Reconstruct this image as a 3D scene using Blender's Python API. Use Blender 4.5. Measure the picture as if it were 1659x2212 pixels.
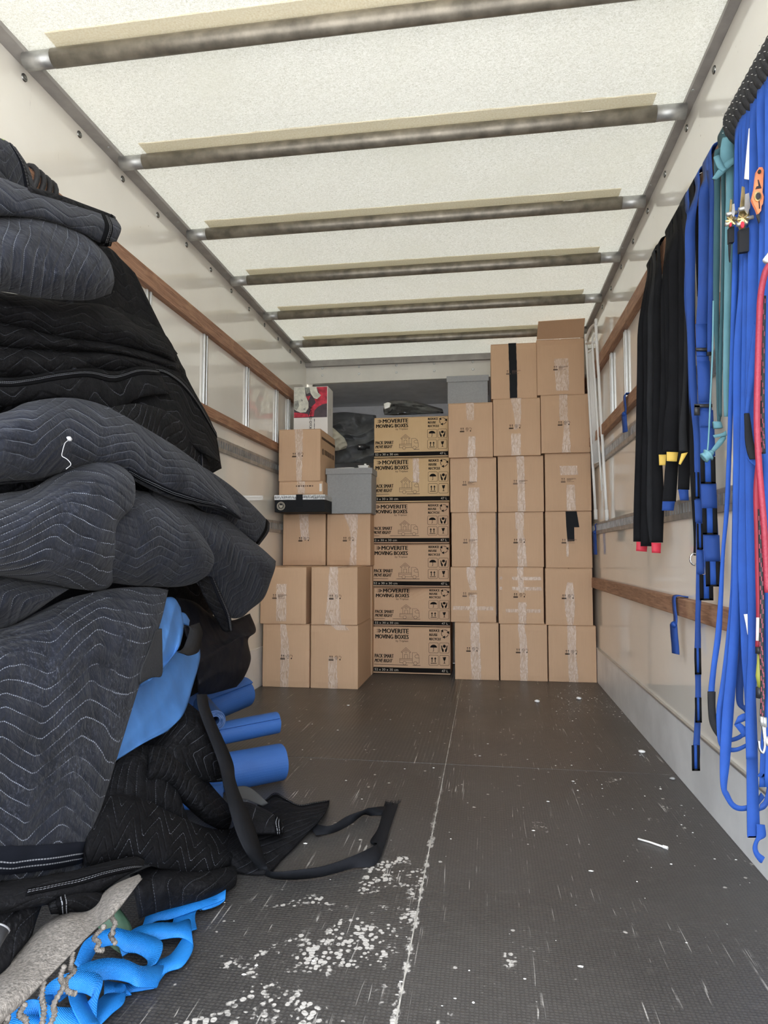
import bpy, bmesh, math, random
from mathutils import Vector, Matrix, noise
SC = bpy.context.scene
for o in list(bpy.data.objects): bpy.data.objects.remove(o)
# ---------------------------------------------------------------- camera
F, CX, CY, CAMZ = 1450.0, 829.5, 1106.0, 0.824
YAW, PITCH = math.radians(8.6467), math.radians(3.5124)
CP = Vector((0, 0, CAMZ))
FW = Vector((-math.sin(YAW) * math.cos(PITCH), math.cos(YAW) * math.cos(PITCH), math.sin(PITCH)))
RT = Vector((math.cos(YAW), math.sin(YAW), 0)); UP = RT.cross(FW)
cd = bpy.data.cameras.new('camera'); cam = bpy.data.objects.new('camera', cd); SC.collection.objects.link(cam)
cd.sensor_width = 36; cd.lens = 36 * F / 2212; cd.clip_start = 0.02
cam.matrix_world = Matrix(((RT.x, UP.x, -FW.x, CP.x), (RT.y, UP.y, -FW.y, CP.y), (RT.z, UP.z, -FW.z, CP.z), (0, 0, 0, 1)))
SC.camera = cam
# ---------------------------------------------------------------- light
W = bpy.data.worlds.new('world'); SC.world = W; W.use_nodes = True
wn = W.node_tree; wn.nodes.clear()
wo = wn.nodes.new('ShaderNodeOutputWorld'); wb = wn.nodes.new('ShaderNodeBackground')
wt = wn.nodes.new('ShaderNodeTexCoord'); ws = wn.nodes.new('ShaderNodeSeparateXYZ'); wr = wn.nodes.new('ShaderNodeValToRGB')
wn.links.new(wt.outputs['Generated'], ws.inputs[0])
wm = wn.nodes.new('ShaderNodeMapRange'); wm.inputs[1].default_value = -1; wm.inputs[2].default_value = 1
wn.links.new(ws.outputs[2], wm.inputs[0]); wn.links.new(wm.outputs[0], wr.inputs[0]); wn.links.new(wr.outputs[0], wb.inputs[0])
wr.color_ramp.elements[0].position = 0.46; wr.color_ramp.elements[0].color = (0.50, 0.50, 0.50, 1)   # street below the horizon
wr.color_ramp.elements[1].position = 0.54; wr.color_ramp.elements[1].color = (0.87, 0.93, 1.02, 1)   # overcast sky
wb.inputs[1].default_value = 1.3
wn.links.new(wb.outputs[0], wo.inputs[0])
sl = bpy.data.lights.new('sun', 'SUN'); sl.energy = 0.8; sl.angle = math.radians(6); sl.color = (1.0, 0.95, 0.86)
sun = bpy.data.objects.new('sun', sl); SC.collection.objects.link(sun)
sun.rotation_euler = (math.radians(-32), math.radians(14), 0)      # high sun, from the cab side, falls on the roof only
vs = SC.view_settings; vs.view_transform = 'Standard'; vs.look = 'None'; vs.gamma = 1; vs.exposure = 2.62
try: vs.use_curve_mapping = False
except Exception: pass
cy = SC.cycles; cy.use_adaptive_sampling = True; cy.adaptive_threshold = 0.025; cy.max_bounces = 9; cy.diffuse_bounces = 6; cy.glossy_bounces = 3; cy.transmission_bounces = 6; cy.transparent_max_bounces = 12
cy.use_denoising = True
# ---------------------------------------------------------------- helpers
COL = SC.collection
def ray(px, py): return RT * ((px - CX) / F) - UP * ((py - CY) / F) + FW
def at(px, py, ax, val):
    d = ray(px, py); i = 'XYZ'.index(ax); return CP + d * ((val - CP[i]) / d[i])
def link(name, me, mat=None, parent=None):
    o = bpy.data.objects.new(name, me); COL.objects.link(o)
    if mat is not None and me is not None and hasattr(me, 'materials') and len(me.materials) == 0: me.materials.append(mat)
    if parent is not None: o.parent = parent
    return o
def tag(o, label, cat, group=None):
    o['label'] = label; o['category'] = cat
    if group: o['group'] = group
    return o
def thing(name, label, cat, loc=(0, 0, 0), group=None, rz=0):
    o = bpy.data.objects.new(name, None); COL.objects.link(o); o.empty_display_size = 0.05
    o.location = loc; o.rotation_euler = (0, 0, rz); return tag(o, label, cat, group)
def struct(o): o['kind'] = 'structure'; return o
def mesh(vs_, fs, smooth=False, uvs=None):
    me = bpy.data.meshes.new('mesh'); me.from_pydata([tuple(v) for v in vs_], [], fs)
    if uvs is not None:
        l = me.uv_layers.new(name='UVMap')
        for lp in me.loops: l.data[lp.index].uv = uvs[lp.vertex_index]
    if smooth:
        for p in me.polygons: p.use_smooth = True
    me.update(); return me
def bm_mesh(bm, smooth=False):
    bmesh.ops.recalc_face_normals(bm, faces=bm.faces)
    me = bpy.data.meshes.new('mesh'); bm.to_mesh(me); bm.free()
    if smooth:
        for p in me.polygons: p.use_smooth = True
    return me
def bbox(bm, x0, y0, z0, x1, y1, z1, bev=0, seg=2):
    r = bmesh.ops.create_cube(bm, size=1); v = r['verts']
    for q in v: q.co = Vector(((x0 + x1) / 2 + q.co.x * (x1 - x0), (y0 + y1) / 2 + q.co.y * (y1 - y0), (z0 + z1) / 2 + q.co.z * (z1 - z0)))
    if bev:
        e = list({e for q in v for e in q.link_edges}); bmesh.ops.bevel(bm, geom=e, offset=bev, segments=seg, affect='EDGES', profile=0.5)
def box(name, x0, y0, z0, x1, y1, z1, mat, parent=None, bev=0.0):
    bm = bmesh.new(); bbox(bm, x0, y0, z0, x1, y1, z1, bev); return link(name, bm_mesh(bm), mat, parent)
def cat(p, t):                       # Catmull-Rom through a list of tuples, t in 0..len-1
    n = len(p); i = min(int(t), n - 2); f = t - i
    a = p[max(i - 1, 0)] if i > 0 else [2 * u - v for u, v in zip(p[0], p[1])]
    d = p[i + 2] if i + 2 < n else [2 * u - v for u, v in zip(p[-1], p[-2])]
    return [0.5 * (2 * q + (r - o) * f + (2 * o - 5 * q + 4 * r - s) * f * f + (3 * q - o - 3 * r + s) * f ** 3) for o, q, r, s in zip(a, p[i], p[i + 1], d)]
def resample(p, n):
    k = (len(p) - 1) * 8; q = [cat(p, j / 8) for j in range(k)] + [list(p[-1])]
    L = [0]
    for a, b in zip(q, q[1:]): L.append(L[-1] + math.hypot(b[0] - a[0], b[1] - a[1]) + 1e-9)
    out = []; j = 0
    for i in range(n):
        s = L[-1] * i / (n - 1)
        while j < len(L) - 2 and L[j + 1] < s: j += 1
        f = (s - L[j]) / (L[j + 1] - L[j]); out.append([a + (b - a) * f for a, b in zip(q[j], q[j + 1])])
    return out
def tube(pts, r, seg=8, close=False, rad=None):       # returns (verts, faces) of a swept tube
    n = len(pts); V = []; Fs = []; pu = None
    for i, p in enumerate(pts):
        p = Vector(p); t = (Vector(pts[(i + 1) % n if close else min(i + 1, n - 1)]) - Vector(pts[(i - 1) % n if close else max(i - 1, 0)])).normalized()
        if pu is None:
            a = Vector((0, 0, 1)) if abs(t.z) < 0.9 else Vector((1, 0, 0)); pu = t.cross(a).normalized()
        u = (pu - t * pu.dot(t)).normalized(); w = t.cross(u); pu = u; rr = rad[i] if rad else r
        for k in range(seg):
            a = 2 * math.pi * k / seg; V.append(p + (u * math.cos(a) + w * math.sin(a)) * rr)
    m = n if close else n - 1
    for i in range(m):
        for k in range(seg):
            a, b = i * seg + k, i * seg + (k + 1) % seg; c, d = ((i + 1) % n) * seg + (k + 1) % seg, ((i + 1) % n) * seg + k
            Fs.append((a, b, c, d))
    if not close: Fs.append(tuple(range(seg - 1, -1, -1))); Fs.append(tuple((n - 1) * seg + k for k in range(seg)))
    return V, Fs
def join(*parts):
    V, Fs = [], []
    for v, f in parts:
        o = len(V); V += list(v); Fs += [tuple(i + o for i in q) for q in f]
    return V, Fs
def smooth3(pts, per=8):
    p = [tuple(q) for q in pts]; return [Vector(cat(p, j / per)) for j in range((len(p) - 1) * per)] + [Vector(p[-1])]
def ribbon(name, edges, mat, parent=None, th=0.0025, per=8, wav=0.0, seed=0):
    """edges: list of (left Vector, right Vector); a webbing band with thickness, u along and v across in metres"""
    p = [tuple(a) + tuple(b) for a, b in edges]
    q = [cat(p, j / per) for j in range((len(p) - 1) * per)] + [list(p[-1])]
    V, UV, Fs = [], [], []; s = 0; prev = None; n = len(q); nc = 3
    mids = [(Vector(e[:3]) + Vector(e[3:])) / 2 for e in q]
    for i, e in enumerate(q):
        a, b = Vector(e[:3]), Vector(e[3:]); m = mids[i]
        if prev is not None: s += (m - prev).length
        prev = m; t = (mids[min(i + 1, n - 1)] - mids[max(i - 1, 0)]); w = b - a
        nn = t.cross(w); nn = nn.normalized() if nn.length > 1e-9 else Vector((0, -1, 0))
        ww = w.length; off = nn * (wav * noise.noise((s * 9, seed * 3.1, 0)))
        for k in range(nc):
            f = k / (nc - 1); V.append(a + w * f + nn * (th / 2) + off); UV.append((s, f * ww))
        for k in range(nc):
            f = 1 - k / (nc - 1); V.append(a + w * f - nn * (th / 2) + off); UV.append((s, f * ww))
    r = nc * 2
    for i in range(n - 1):
        for k in range(r): Fs.append((i * r + k, i * r + (k + 1) % r, (i + 1) * r + (k + 1) % r, (i + 1) * r + k))
    Fs.append(tuple(range(r - 1, -1, -1))); Fs.append(tuple((n - 1) * r + k for k in range(r)))
    return link(name, mesh(V, Fs, True, UV), mat, parent)
def rpx(name, Y, pts, mat, parent=None, tilt=0.0, **k):
    """strap hanging in the plane Y (tilt: right edge further back): pts = (xl, xr, y) or (xl, yl, xr, yr)"""
    E = []
    for i, q in enumerate(pts):
        if len(q) == 3: q = (q[0], q[2], q[1], q[2])
        yy = Y[i] if isinstance(Y, (list, tuple)) else Y
        E.append((at(q[0], q[1], 'Y', yy), at(q[2], q[3], 'Y', yy + tilt)))
    return ribbon(name, E, mat, parent, **k)
# ---------------------------------------------------------------- materials
class G:
    def __init__(s, name):
        s.m = bpy.data.materials.new(name); s.m.use_nodes = True; s.t = s.m.node_tree; s.t.nodes.clear()
        s.out = s.n('OutputMaterial')
    def n(s, typ, **kw):
        x = s.t.nodes.new('ShaderNode' + typ)
        for k, v in kw.items(): setattr(x, k, v)
        return x
    def l(s, a, b): s.t.links.new(a, b)
    def put(s, sock, v):
        if isinstance(v, bpy.types.NodeSocket): s.l(v, sock)
        elif isinstance(v, (tuple, list)) and len(v) == 3 and sock.type == 'RGBA': sock.default_value = (*v, 1)
        else: sock.default_value = v
    def co(s, kind='Object'): return s.n('TexCoord').outputs[kind]
    def map(s, v, scale=(1, 1, 1), rot=(0, 0, 0), loc=(0, 0, 0)):
        x = s.n('Mapping'); s.l(v, x.inputs[0]); x.inputs[1].default_value = loc; x.inputs[2].default_value = rot; x.inputs[3].default_value = scale; return x.outputs[0]
    def noise(s, v, scale, detail=4, rough=0.55, dist=0.0):
        x = s.n('TexNoise'); s.l(v, x.inputs['Vector']); x.inputs['Scale'].default_value = scale; x.inputs['Detail'].default_value = detail
        x.inputs['Roughness'].default_value = rough; x.inputs['Distortion'].default_value = dist; return x.outputs[0]
    def vor(s, v, scale, feature='F1', out='Distance', rnd=1.0):
        x = s.n('TexVoronoi', feature=feature); s.l(v, x.inputs['Vector']); x.inputs['Scale'].default_value = scale
        x.inputs['Randomness'].default_value = rnd; return x.outputs[out]
    def mth(s, op, a, b=0.0, c=0.0, clamp=False):
        x = s.n('Math', operation=op, use_clamp=clamp)
        for i, v in enumerate((a, b, c)): s.put(x.inputs[i], v)
        return x.outputs[0]
    def rng(s, v, a, b, c=0.0, d=1.0, smooth=False):
        x = s.n('MapRange', interpolation_type='SMOOTHSTEP' if smooth else 'LINEAR'); s.l(v, x.inputs[0])
        for i, q in enumerate((a, b, c, d)): x.inputs[i + 1].default_value = q
        return x.outputs[0]
    def mix(s, f, a, b):
        x = s.n('Mix', data_type='RGBA'); s.put(x.inputs[0], f); s.put(x.inputs[6], a); s.put(x.inputs[7], b); return x.outputs[2]
    def sep(s, v):
        x = s.n('SeparateXYZ'); s.l(v, x.inputs[0]); return x.outputs
    def bump(s, h, strength=0.5, dist=0.01, prev=None):
        x = s.n('Bump'); s.l(h, x.inputs['Height']); x.inputs['Strength'].default_value = strength; x.inputs['Distance'].default_value = dist
        if prev is not None: s.l(prev, x.inputs['Normal'])
        return x.outputs[0]
    def bsdf(s, col, rough=0.6, metal=0.0, spec=0.5, normal=None, **kw):
        x = s.n('BsdfPrincipled'); s.put(x.inputs['Base Color'], col); s.put(x.inputs['Roughness'], rough); s.put(x.inputs['Metallic'], metal)
        s.put(x.inputs['Specular IOR Level'], spec)
        if normal is not None: s.l(normal, x.inputs['Normal'])
        for k, v in kw.items(): s.put(x.inputs[k.replace('_', ' ')], v)
        s.l(x.outputs[0], s.out.inputs[0]); return x
def simple(name, col, rough=0.6, metal=0.0, var=0.12, scale=8.0, bump=0.0, bs=60.0, spec=0.5, **kw):
    g = G(name); v = g.co(); n = g.noise(v, scale, 5)
    c = g.mix(g.rng(n, 0.3, 0.7), tuple(x * (1 - var) for x in col), tuple(min(1, x * (1 + var)) for x in col))
    nb = g.bump(g.noise(v, bs, 4), bump, 0.004) if bump else None
    g.bsdf(c, rough, metal, spec, nb, **kw); return g.m
def m_wall():
    g = G('wall_gelcoat'); v = g.co(); a = g.noise(v, 2.2, 5); s = g.noise(g.map(v, (1, 9, 1.2), (0.3, 0, 0)), 6, 6, 0.7)
    c = g.mix(g.rng(a, 0.35, 0.7), (0.88, 0.845, 0.765), (0.83, 0.785, 0.70))
    c = g.mix(g.mth('MULTIPLY', g.rng(s, 0.67, 0.74), 0.35), c, (0.35, 0.33, 0.30))
    sp = g.vor(g.map(v, (1, 1, 1)), 26); sm = g.noise(v, 3.0, 3)
    c = g.mix(g.mth('MULTIPLY', g.mth('MULTIPLY', g.rng(sp, 0.10, 0.07), g.rng(sm, 0.60, 0.68)), 0.7), c, (0.30, 0.22, 0.14))
    g.bsdf(c, 0.10, 0, 0.55, g.bump(g.noise(v, 5, 2), 0.02, 0.01), Coat_Weight=0.6, Coat_Roughness=0.04); return g.m
def m_roof():
    g = G('roof_fibreglass'); v = g.co(); fib = g.noise(g.map(v, (30, 42, 30), (0, 0, 0.4)), 4.5, 6, 0.72, 1.6); big = g.noise(v, 2.4, 5, 0.6)
    c = g.mix(g.rng(fib, 0.38, 0.56), (0.66, 0.65, 0.58), (0.97, 0.96, 0.92))
    c = g.mix(g.mth('MULTIPLY', g.rng(big, 0.48, 0.75), 0.55), c, (0.84, 0.83, 0.76))
    sp = g.noise(g.map(v, (26, 26, 26)), 3, 8, 0.8); c = g.mix(g.mth('MULTIPLY', g.rng(sp, 0.66, 0.72), g.rng(big, 0.42, 0.62)), c, (0.34, 0.32, 0.26))
    sc = g.noise(g.map(v, (18, 60, 1), (0, 0, 0.7)), 2, 3, 0.5, 2.5); c = g.mix(g.mth('MULTIPLY', g.rng(g.mth('ABSOLUTE', g.mth('SUBTRACT', sc, 0.5)), 0.0035, 0.0), g.mth('MULTIPLY', g.rng(big, 0.5, 0.62), 0.5)), c, (0.35, 0.34, 0.3))
    t = g.n('BsdfTranslucent'); d = g.n('BsdfDiffuse'); g.put(t.inputs[0], g.mix(1.0, c, c)); g.put(d.inputs[0], c)
    mx = g.n('MixShader'); mx.inputs[0].default_value = 0.80; g.l(t.outputs[0], mx.inputs[1]); g.l(d.outputs[0], mx.inputs[2]); g.l(mx.outputs[0], g.out.inputs[0]); return g.m
def m_strip():
    g = G('bonding_strip'); v = g.co(); fib = g.noise(v, 160, 5, 0.7)
    c = g.mix(g.rng(fib, 0.35, 0.65), (0.80, 0.72, 0.54), (0.95, 0.90, 0.76))
    t = g.n('BsdfTranslucent'); d = g.n('BsdfDiffuse'); g.put(t.inputs[0], c); g.put(d.inputs[0], c)
    mx = g.n('MixShader'); mx.inputs[0].default_value = 0.72; g.l(t.outputs[0], mx.inputs[1]); g.l(d.outputs[0], mx.inputs[2]); g.l(mx.outputs[0], g.out.inputs[0]); return g.m
def m_wood():
    g = G('rail_wood'); v = g.co(); gr = g.noise(g.map(v, (14, 0.9, 14)), 9, 6, 0.6, 0.6); k = g.noise(v, 7, 4)
    c = g.mix(g.rng(gr, 0.35, 0.68), (0.22, 0.105, 0.06), (0.43, 0.235, 0.14)); c = g.mix(g.mth('MULTIPLY', g.rng(k, 0.56, 0.72), 0.6), c, (0.50, 0.30, 0.17))
    g.bsdf(c, 0.55, 0, 0.4, g.bump(gr, 0.25, 0.003)); return g.m
def m_floor(kind):
    g = G('floor_' + kind); v = g.co(); xyz = g.sep(v)
    if kind == 'ridged':
        ln = g.mth('ABSOLUTE', g.mth('SUBTRACT', g.mth('FRACT', g.mth('MULTIPLY', xyz[0], 62.0)), 0.5)); pat = g.rng(ln, 0.12, 0.4, 0, 1, True)
        l2 = g.mth('ABSOLUTE', g.mth('SUBTRACT', g.mth('FRACT', g.mth('MULTIPLY', xyz[1], 62.0)), 0.5)); pat = g.mth('MULTIPLY', pat, g.rng(l2, 0.05, 0.3, 0.35, 1, True))
    else:
        pat = g.rng(g.vor(g.map(v, (1, 1.1, 0)), 105 if kind == 'dots' else 120, rnd=0.18), 0.25, 0.5, 1, 0, True)
    a = g.noise(v, 1.3, 5, 0.6); b = g.noise(v, 34, 4, 0.7)
    c = g.mix(g.rng(a, 0.35, 0.7), (0.036, 0.034, 0.033), (0.064, 0.060, 0.057))
    if kind == 'smooth': c = g.mix(g.rng(a, 0.35, 0.7), (0.045, 0.038, 0.035), (0.070, 0.059, 0.053))
    c = g.mix(g.mth('MULTIPLY', pat, 0.35), c, (0.10, 0.094, 0.088)); c = g.mix(g.mth('MULTIPLY', g.rng(b, 0.55, 0.75), 0.25), c, (0.16, 0.15, 0.14))
    # scuffed-off coating: dots of bare ply, dense beside the seam and near the tail
    seam = g.mth('ABSOLUTE', g.mth('ADD', xyz[0], 0.165)); near = g.rng(xyz[1], 2.3, 1.45); ds = g.rng(seam, 0.75, 0.10)
    dens = g.mth('MULTIPLY', near, ds) if kind == 'dots' else g.mth('MULTIPLY', g.rng(xyz[1], 4.6, 1.0, 0.25, 0.8), 0.42)
    pn = g.noise(v, 5.5, 5, 0.68, 0.4); fine = g.noise(v, 90, 3, 0.6); cell = g.mth('ADD', g.vor(g.map(v, (1, 0.85, 0)), 84, rnd=0.75), g.mth('MULTIPLY', g.mth('SUBTRACT', g.noise(v, 24, 3, 0.6), 0.5), 0.9))
    thr = g.rng(dens, 0, 1, 0.70, 0.465); edge = g.mth('SUBTRACT', g.mth('ADD', pn, g.mth('MULTIPLY', g.mth('SUBTRACT', fine, 0.5), 0.12)), thr)
    wear = g.mth('MULTIPLY', g.rng(edge, 0.0, 0.035), g.rng(cell, 0.50, 0.42))
    sp = g.vor(v, 17); spm = g.vor(v, 17, out='Color'); rr = g.sep(spm)[0]
    spots = g.mth('MULTIPLY', g.rng(g.mth('ADD', sp, g.mth('MULTIPLY', fine, 0.12)), 0.16, 0.13), g.rng(rr, 0.72, 0.74))
    wear = g.mth('MAXIMUM', wear, g.mth('MULTIPLY', spots, 0.9))
    for rot, sc in ((0.25, (90, 2.6, 0)), (-0.5, (80, 3.0, 0)), (1.45, (110, 1.6, 0)), (0.05, (95, 2.0, 0))):
        s = g.noise(g.map(v, sc, (0, 0, rot)), 1.0, 2, 0.5, 1.6); mk = g.noise(g.map(v, (1.6, 1.6, 0), (0, 0, 0), (rot * 9, 0, 0)), 2, 4, 0.6)
        wear = g.mth('MAXIMUM', wear, g.mth('MULTIPLY', g.mth('MULTIPLY', g.rng(s, 0.685, 0.715), g.rng(mk, 0.53, 0.60)), 0.75))
    if kind in ('dots', 'plain'):
        sw = g.mth('ADD', seam, g.mth('MULTIPLY', g.mth('SUBTRACT', g.noise(g.map(v, (1, .5, 0)), 30, 4, .7), 0.5), 0.07)); wear = g.mth('MAXIMUM', wear, g.mth('MULTIPLY', g.rng(sw, 0.004, -0.001), g.rng(xyz[1], 2.6, 1.7)))
    c = g.mix(wear, c, (0.50, 0.475, 0.44)); rgh = g.rng(a, 0.3, 0.7, 0.30, 0.44)
    nb = g.bump(pat, 0.35, 0.0015); nb = g.bump(b, 0.15, 0.002, nb)
    g.bsdf(c, rgh, 0, 0.5, nb); return g.m
def m_card(name, a, b):
    g = G(name); v = g.co(); n = g.noise(v, 3, 4); fl = g.noise(g.map(v, (130, 130, 3)), 2, 3)
    c = g.mix(g.rng(n, 0.3, 0.7), a, b); c = g.mix(g.mth('MULTIPLY', g.rng(fl, 0.4, 0.7), 0.12), c, tuple(x * 0.75 for x in a))
    g.bsdf(c, 0.75, 0, 0.25, g.bump(g.noise(g.map(v, (1, 1, 0.2)), 14, 3), 0.12, 0.01)); return g.m
def m_tape():
    g = G('packing_tape'); v = g.co(); w = g.noise(g.map(v, (50, 50, 18)), 1.2, 5, 0.65, 1.5); c = g.mix(g.rng(w, 0.4, 0.66), (0.56, 0.39, 0.27), (0.72, 0.57, 0.46))
    g.bsdf(c, 0.24, 0, 0.6, g.bump(w, 0.7, 0.006)); return g.m
def m_blanket(name, c0, c1, S=0.034, A=0.05, P=0.25, rot=0.0, vis=0.7, off=(0, 0), lint=0.35, wr=0.5):
    g = G(name); uv = g.map(g.co('UV'), (1, 1, 1), (0, 0, rot), (off[0], off[1], 0)); ob = g.co(); q = g.sep(uv)
    wob = g.mth('MULTIPLY', g.mth('SUBTRACT', g.noise(ob, 7, 2), 0.5), 0.03)
    tri = g.mth('MULTIPLY', g.mth('ABSOLUTE', g.mth('SUBTRACT', g.mth('FRACT', g.mth('DIVIDE', q[0], P)), 0.5)), 2.0)
    tri = g.rng(tri, 0.06, 0.94, 0, 1)
    w = g.mth('ADD', g.mth('MULTIPLY_ADD', tri, A, q[1]), wob)
    d = g.mth('MULTIPLY', g.mth('ABSOLUTE', g.mth('SUBTRACT', g.mth('FRACT', g.mth('DIVIDE', w, S)), 0.5)), S)       # distance to stitch row
    dash = g.rng(g.mth('FRACT', g.mth('DIVIDE', q[0], 0.0062)), 0.30, 0.40)
    pres = g.rng(g.noise(ob, 9, 3), 0.40, 0.56); st = g.mth('MULTIPLY', g.mth('MULTIPLY', g.rng(d, 0.0012, 0.0006), dash), g.mth('MULTIPLY', pres, vis))
    n1 = g.noise(ob, 13, 6, 0.68); n2 = g.noise(ob, 130, 3, 0.7); c = g.mix(g.rng(n1, 0.33, 0.68), c0, c1)
    c = g.mix(g.mth('MULTIPLY', g.mth('MULTIPLY', g.rng(n2, 0.52, 0.74), g.rng(g.noise(ob, 5, 3), 0.42, 0.62)), lint), c, tuple(min(1, x * 3.2 + 0.04) for x in c1))
    c = g.mix(st, c, (0.30, 0.325, 0.39))
    wk = g.noise(g.map(ob, (1, 1, 1)), 26, 4, 0.6, 1.2)
    nb = g.bump(g.rng(d, 0.0, 0.011, 0, 1, True), 0.45, 0.006); nb = g.bump(wk, wr, 0.012, nb); nb = g.bump(n2, 0.25, 0.002, nb)
    g.bsdf(c, 0.85, 0, 0.12, nb, Sheen_Weight=0.0 if c1[0] < 0.015 else 0.06, Sheen_Roughness=0.5); return g.m
def m_hem(name, c0):
    g = G(name); q = g.sep(g.co('UV')); dash = g.rng(g.mth('FRACT', g.mth('DIVIDE', q[0], 0.008)), 0.2, 0.28); st = None
    for p in (0.0085, 0.017):
        s = g.rng(g.mth('ABSOLUTE', g.mth('SUBTRACT', q[1], p)), 0.0013, 0.0008); st = s if st is None else g.mth('MAXIMUM', st, s)
    c = g.mix(g.mth('MULTIPLY', st, dash), c0, (0.30, 0.31, 0.34)); h = g.rng(st, 0, 1, 1, 0)
    g.bsdf(c, 0.9, 0, 0.06, g.bump(h, 0.5, 0.003)); return g.m
def m_web(name, c0, c1, rough=0.5, rib=420.0):
    g = G(name); uv = g.co('UV'); q = g.sep(uv); n = g.noise(g.co(), 11, 4)
    a = g.mth('SINE', g.mth('MULTIPLY', q[0], rib * 6.283)); b = g.mth('SINE', g.mth('MULTIPLY', q[1], rib * 6.283)); h = g.mth('MULTIPLY', a, b)
    c = g.mix(g.rng(n, 0.3, 0.7), c0, c1); c = g.mix(g.mth('MULTIPLY', g.rng(h, -0.2, -1), 0.35), c, tuple(x * 0.45 for x in c0))
    g.bsdf(c, rough, 0, 0.15 if c1[2] < 0.05 else 0.35, g.bump(h, 0.4, 0.0012)); return g.m
def m_art():
    g = G('cover_picture'); v = g.map(g.co(), (1, 1, 1)); a = g.noise(v, 9, 4, 0.6, 1.0); b = g.noise(g.map(v, (1, 1, 1), (0, 0, 0), (3, 1, 2)), 12, 5, 0.6, 0.6)
    c = g.mix(g.rng(a, 0.46, 0.50), (0.03, 0.02, 0.025), (0.60, 0.02, 0.05)); x = g.sep(v)
    c = g.mix(g.rng(g.mth('ADD', b, g.mth('MULTIPLY', x[0], -1.1)), 0.56, 0.60), c, (0.66, 0.66, 0.58)); g.bsdf(c, 0.35); return g.m
WALL = m_wall(); ROOF = m_roof(); STRIP = m_strip(); WOOD = m_wood()
WHITE = simple('white_panel', (0.76, 0.73, 0.66), 0.35, var=0.05); KICK = simple('kick_plate_metal', (0.80, 0.80, 0.79), 0.35, 0.15, 0.1, 5, 0.15)
ALU = simple('aluminium', (0.62, 0.62, 0.60), 0.35, 0.8, 0.1); RAILG = simple('grey_cant_rail', (0.33, 0.31, 0.29), 0.5, 0.1, 0.15, 14)
STEEL = simple('galvanised_steel', (0.42, 0.42, 0.41), 0.42, 0.7, 0.25, 22); RODM = simple('roof_bow_grime', (0.23, 0.205, 0.165), 0.42, 0.45, 0.4, 18, 0.1)
DARK = simple('dark_slot', (0.03, 0.03, 0.03), 0.8); GREYW = simple('grey_luton_lining', (0.72, 0.72, 0.73), 0.7, var=0.1)
CARD = m_card('kraft_card', (0.57, 0.375, 0.235), (0.62, 0.41, 0.26)); CARD2 = m_card('yellow_kraft_card', (0.62, 0.42, 0.225), (0.68, 0.475, 0.265)); CARDIN = simple('card_inside', (0.26, 0.165, 0.10), 0.8)
TAPE = m_tape(); INK = simple('black_ink', (0.012, 0.010, 0.009), 0.8, var=0.2, spec=0.08); INK2 = simple('brown_ink', (0.09, 0.05, 0.028), 0.6, var=0.2); PALE = simple('pale_ink', (0.62, 0.56, 0.46), 0.6)
BTAPE = simple('black_tape', (0.006, 0.007, 0.009), 0.6, spec=0.2, bump=0.3, bs=25); GBOX = simple('grey_box_fabric', (0.31, 0.31, 0.305), 0.8, var=0.06, scale=90, bump=0.15, bs=300)
RIVM = simple('rivet_steel', (0.25, 0.25, 0.24), 0.25, 0.9)
BLKCARD = simple('black_card', (0.008, 0.0085, 0.010), 0.6, spec=0.2); SILVER = simple('silver_print', (0.6, 0.6, 0.58), 0.35, 0.5, 0.3, 60); WCARD = simple('white_card', (0.80, 0.77, 0.72), 0.35, var=0.03)
BLUEW = m_web('blue_webbing', (0.014, 0.068, 0.32), (0.019, 0.09, 0.41)); BLUED = m_web('deep_blue_webbing', (0.014, 0.055, 0.24), (0.018, 0.07, 0.31))
BLUEL = m_web('light_blue_webbing', (0.010, 0.16, 0.52), (0.016, 0.21, 0.62), 0.45, 260); BLKW = m_web('black_webbing', (0.006, 0.006, 0.007), (0.010, 0.010, 0.0115), 0.7)
BLKL = m_web('faded_black_webbing', (0.016, 0.0165, 0.018), (0.024, 0.0245, 0.027), 0.6); TEAL = m_web('teal_webbing', (0.10, 0.24, 0.28), (0.14, 0.30, 0.34), 0.6); TEALD = m_web('dark_teal_webbing', (0.03, 0.085, 0.10), (0.04, 0.11, 0.13), 0.6)
YEL = simple('yellow_tag', (0.80, 0.53, 0.10), 0.7); RED = simple('red_tag', (0.55, 0.025, 0.05), 0.6); REDR = simple('red_rope', (0.30, 0.022, 0.045), 0.5, bump=0.4, bs=220)
ORANGE = simple('orange_handle', (0.75, 0.23, 0.10), 0.45, var=0.2, scale=25); BRASS = simple('zinc_brass', (0.60, 0.47, 0.22), 0.3, 0.9, 0.3, 40); CHROME = simple('chrome', (0.7, 0.7, 0.7), 0.15, 1.0); BLKP = simple('black_plastic', (0.02, 0.02, 0.022), 0.45)
CLOTHG = simple('grey_cloth', (0.19, 0.195, 0.20), 0.9, var=0.25, bump=0.4, bs=60); CREAM = simple('cream_cloth', (0.62, 0.58, 0.47), 0.9, bump=0.4); WIRE = simple('white_coated_wire', (0.80, 0.79, 0.76), 0.3, var=0.02)
WPL = simple('white_plastic', (0.78, 0.76, 0.72), 0.4); BAG = simple('black_bag_film', (0.012, 0.012, 0.013), 0.22, bump=0.6, bs=30); FOAM = simple('white_foam', (0.82, 0.81, 0.78), 0.7); MAT = simple('blue_foam_mat', (0.024, 0.095, 0.31), 0.6, var=0.1, bump=0.1, bs=200)
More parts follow.
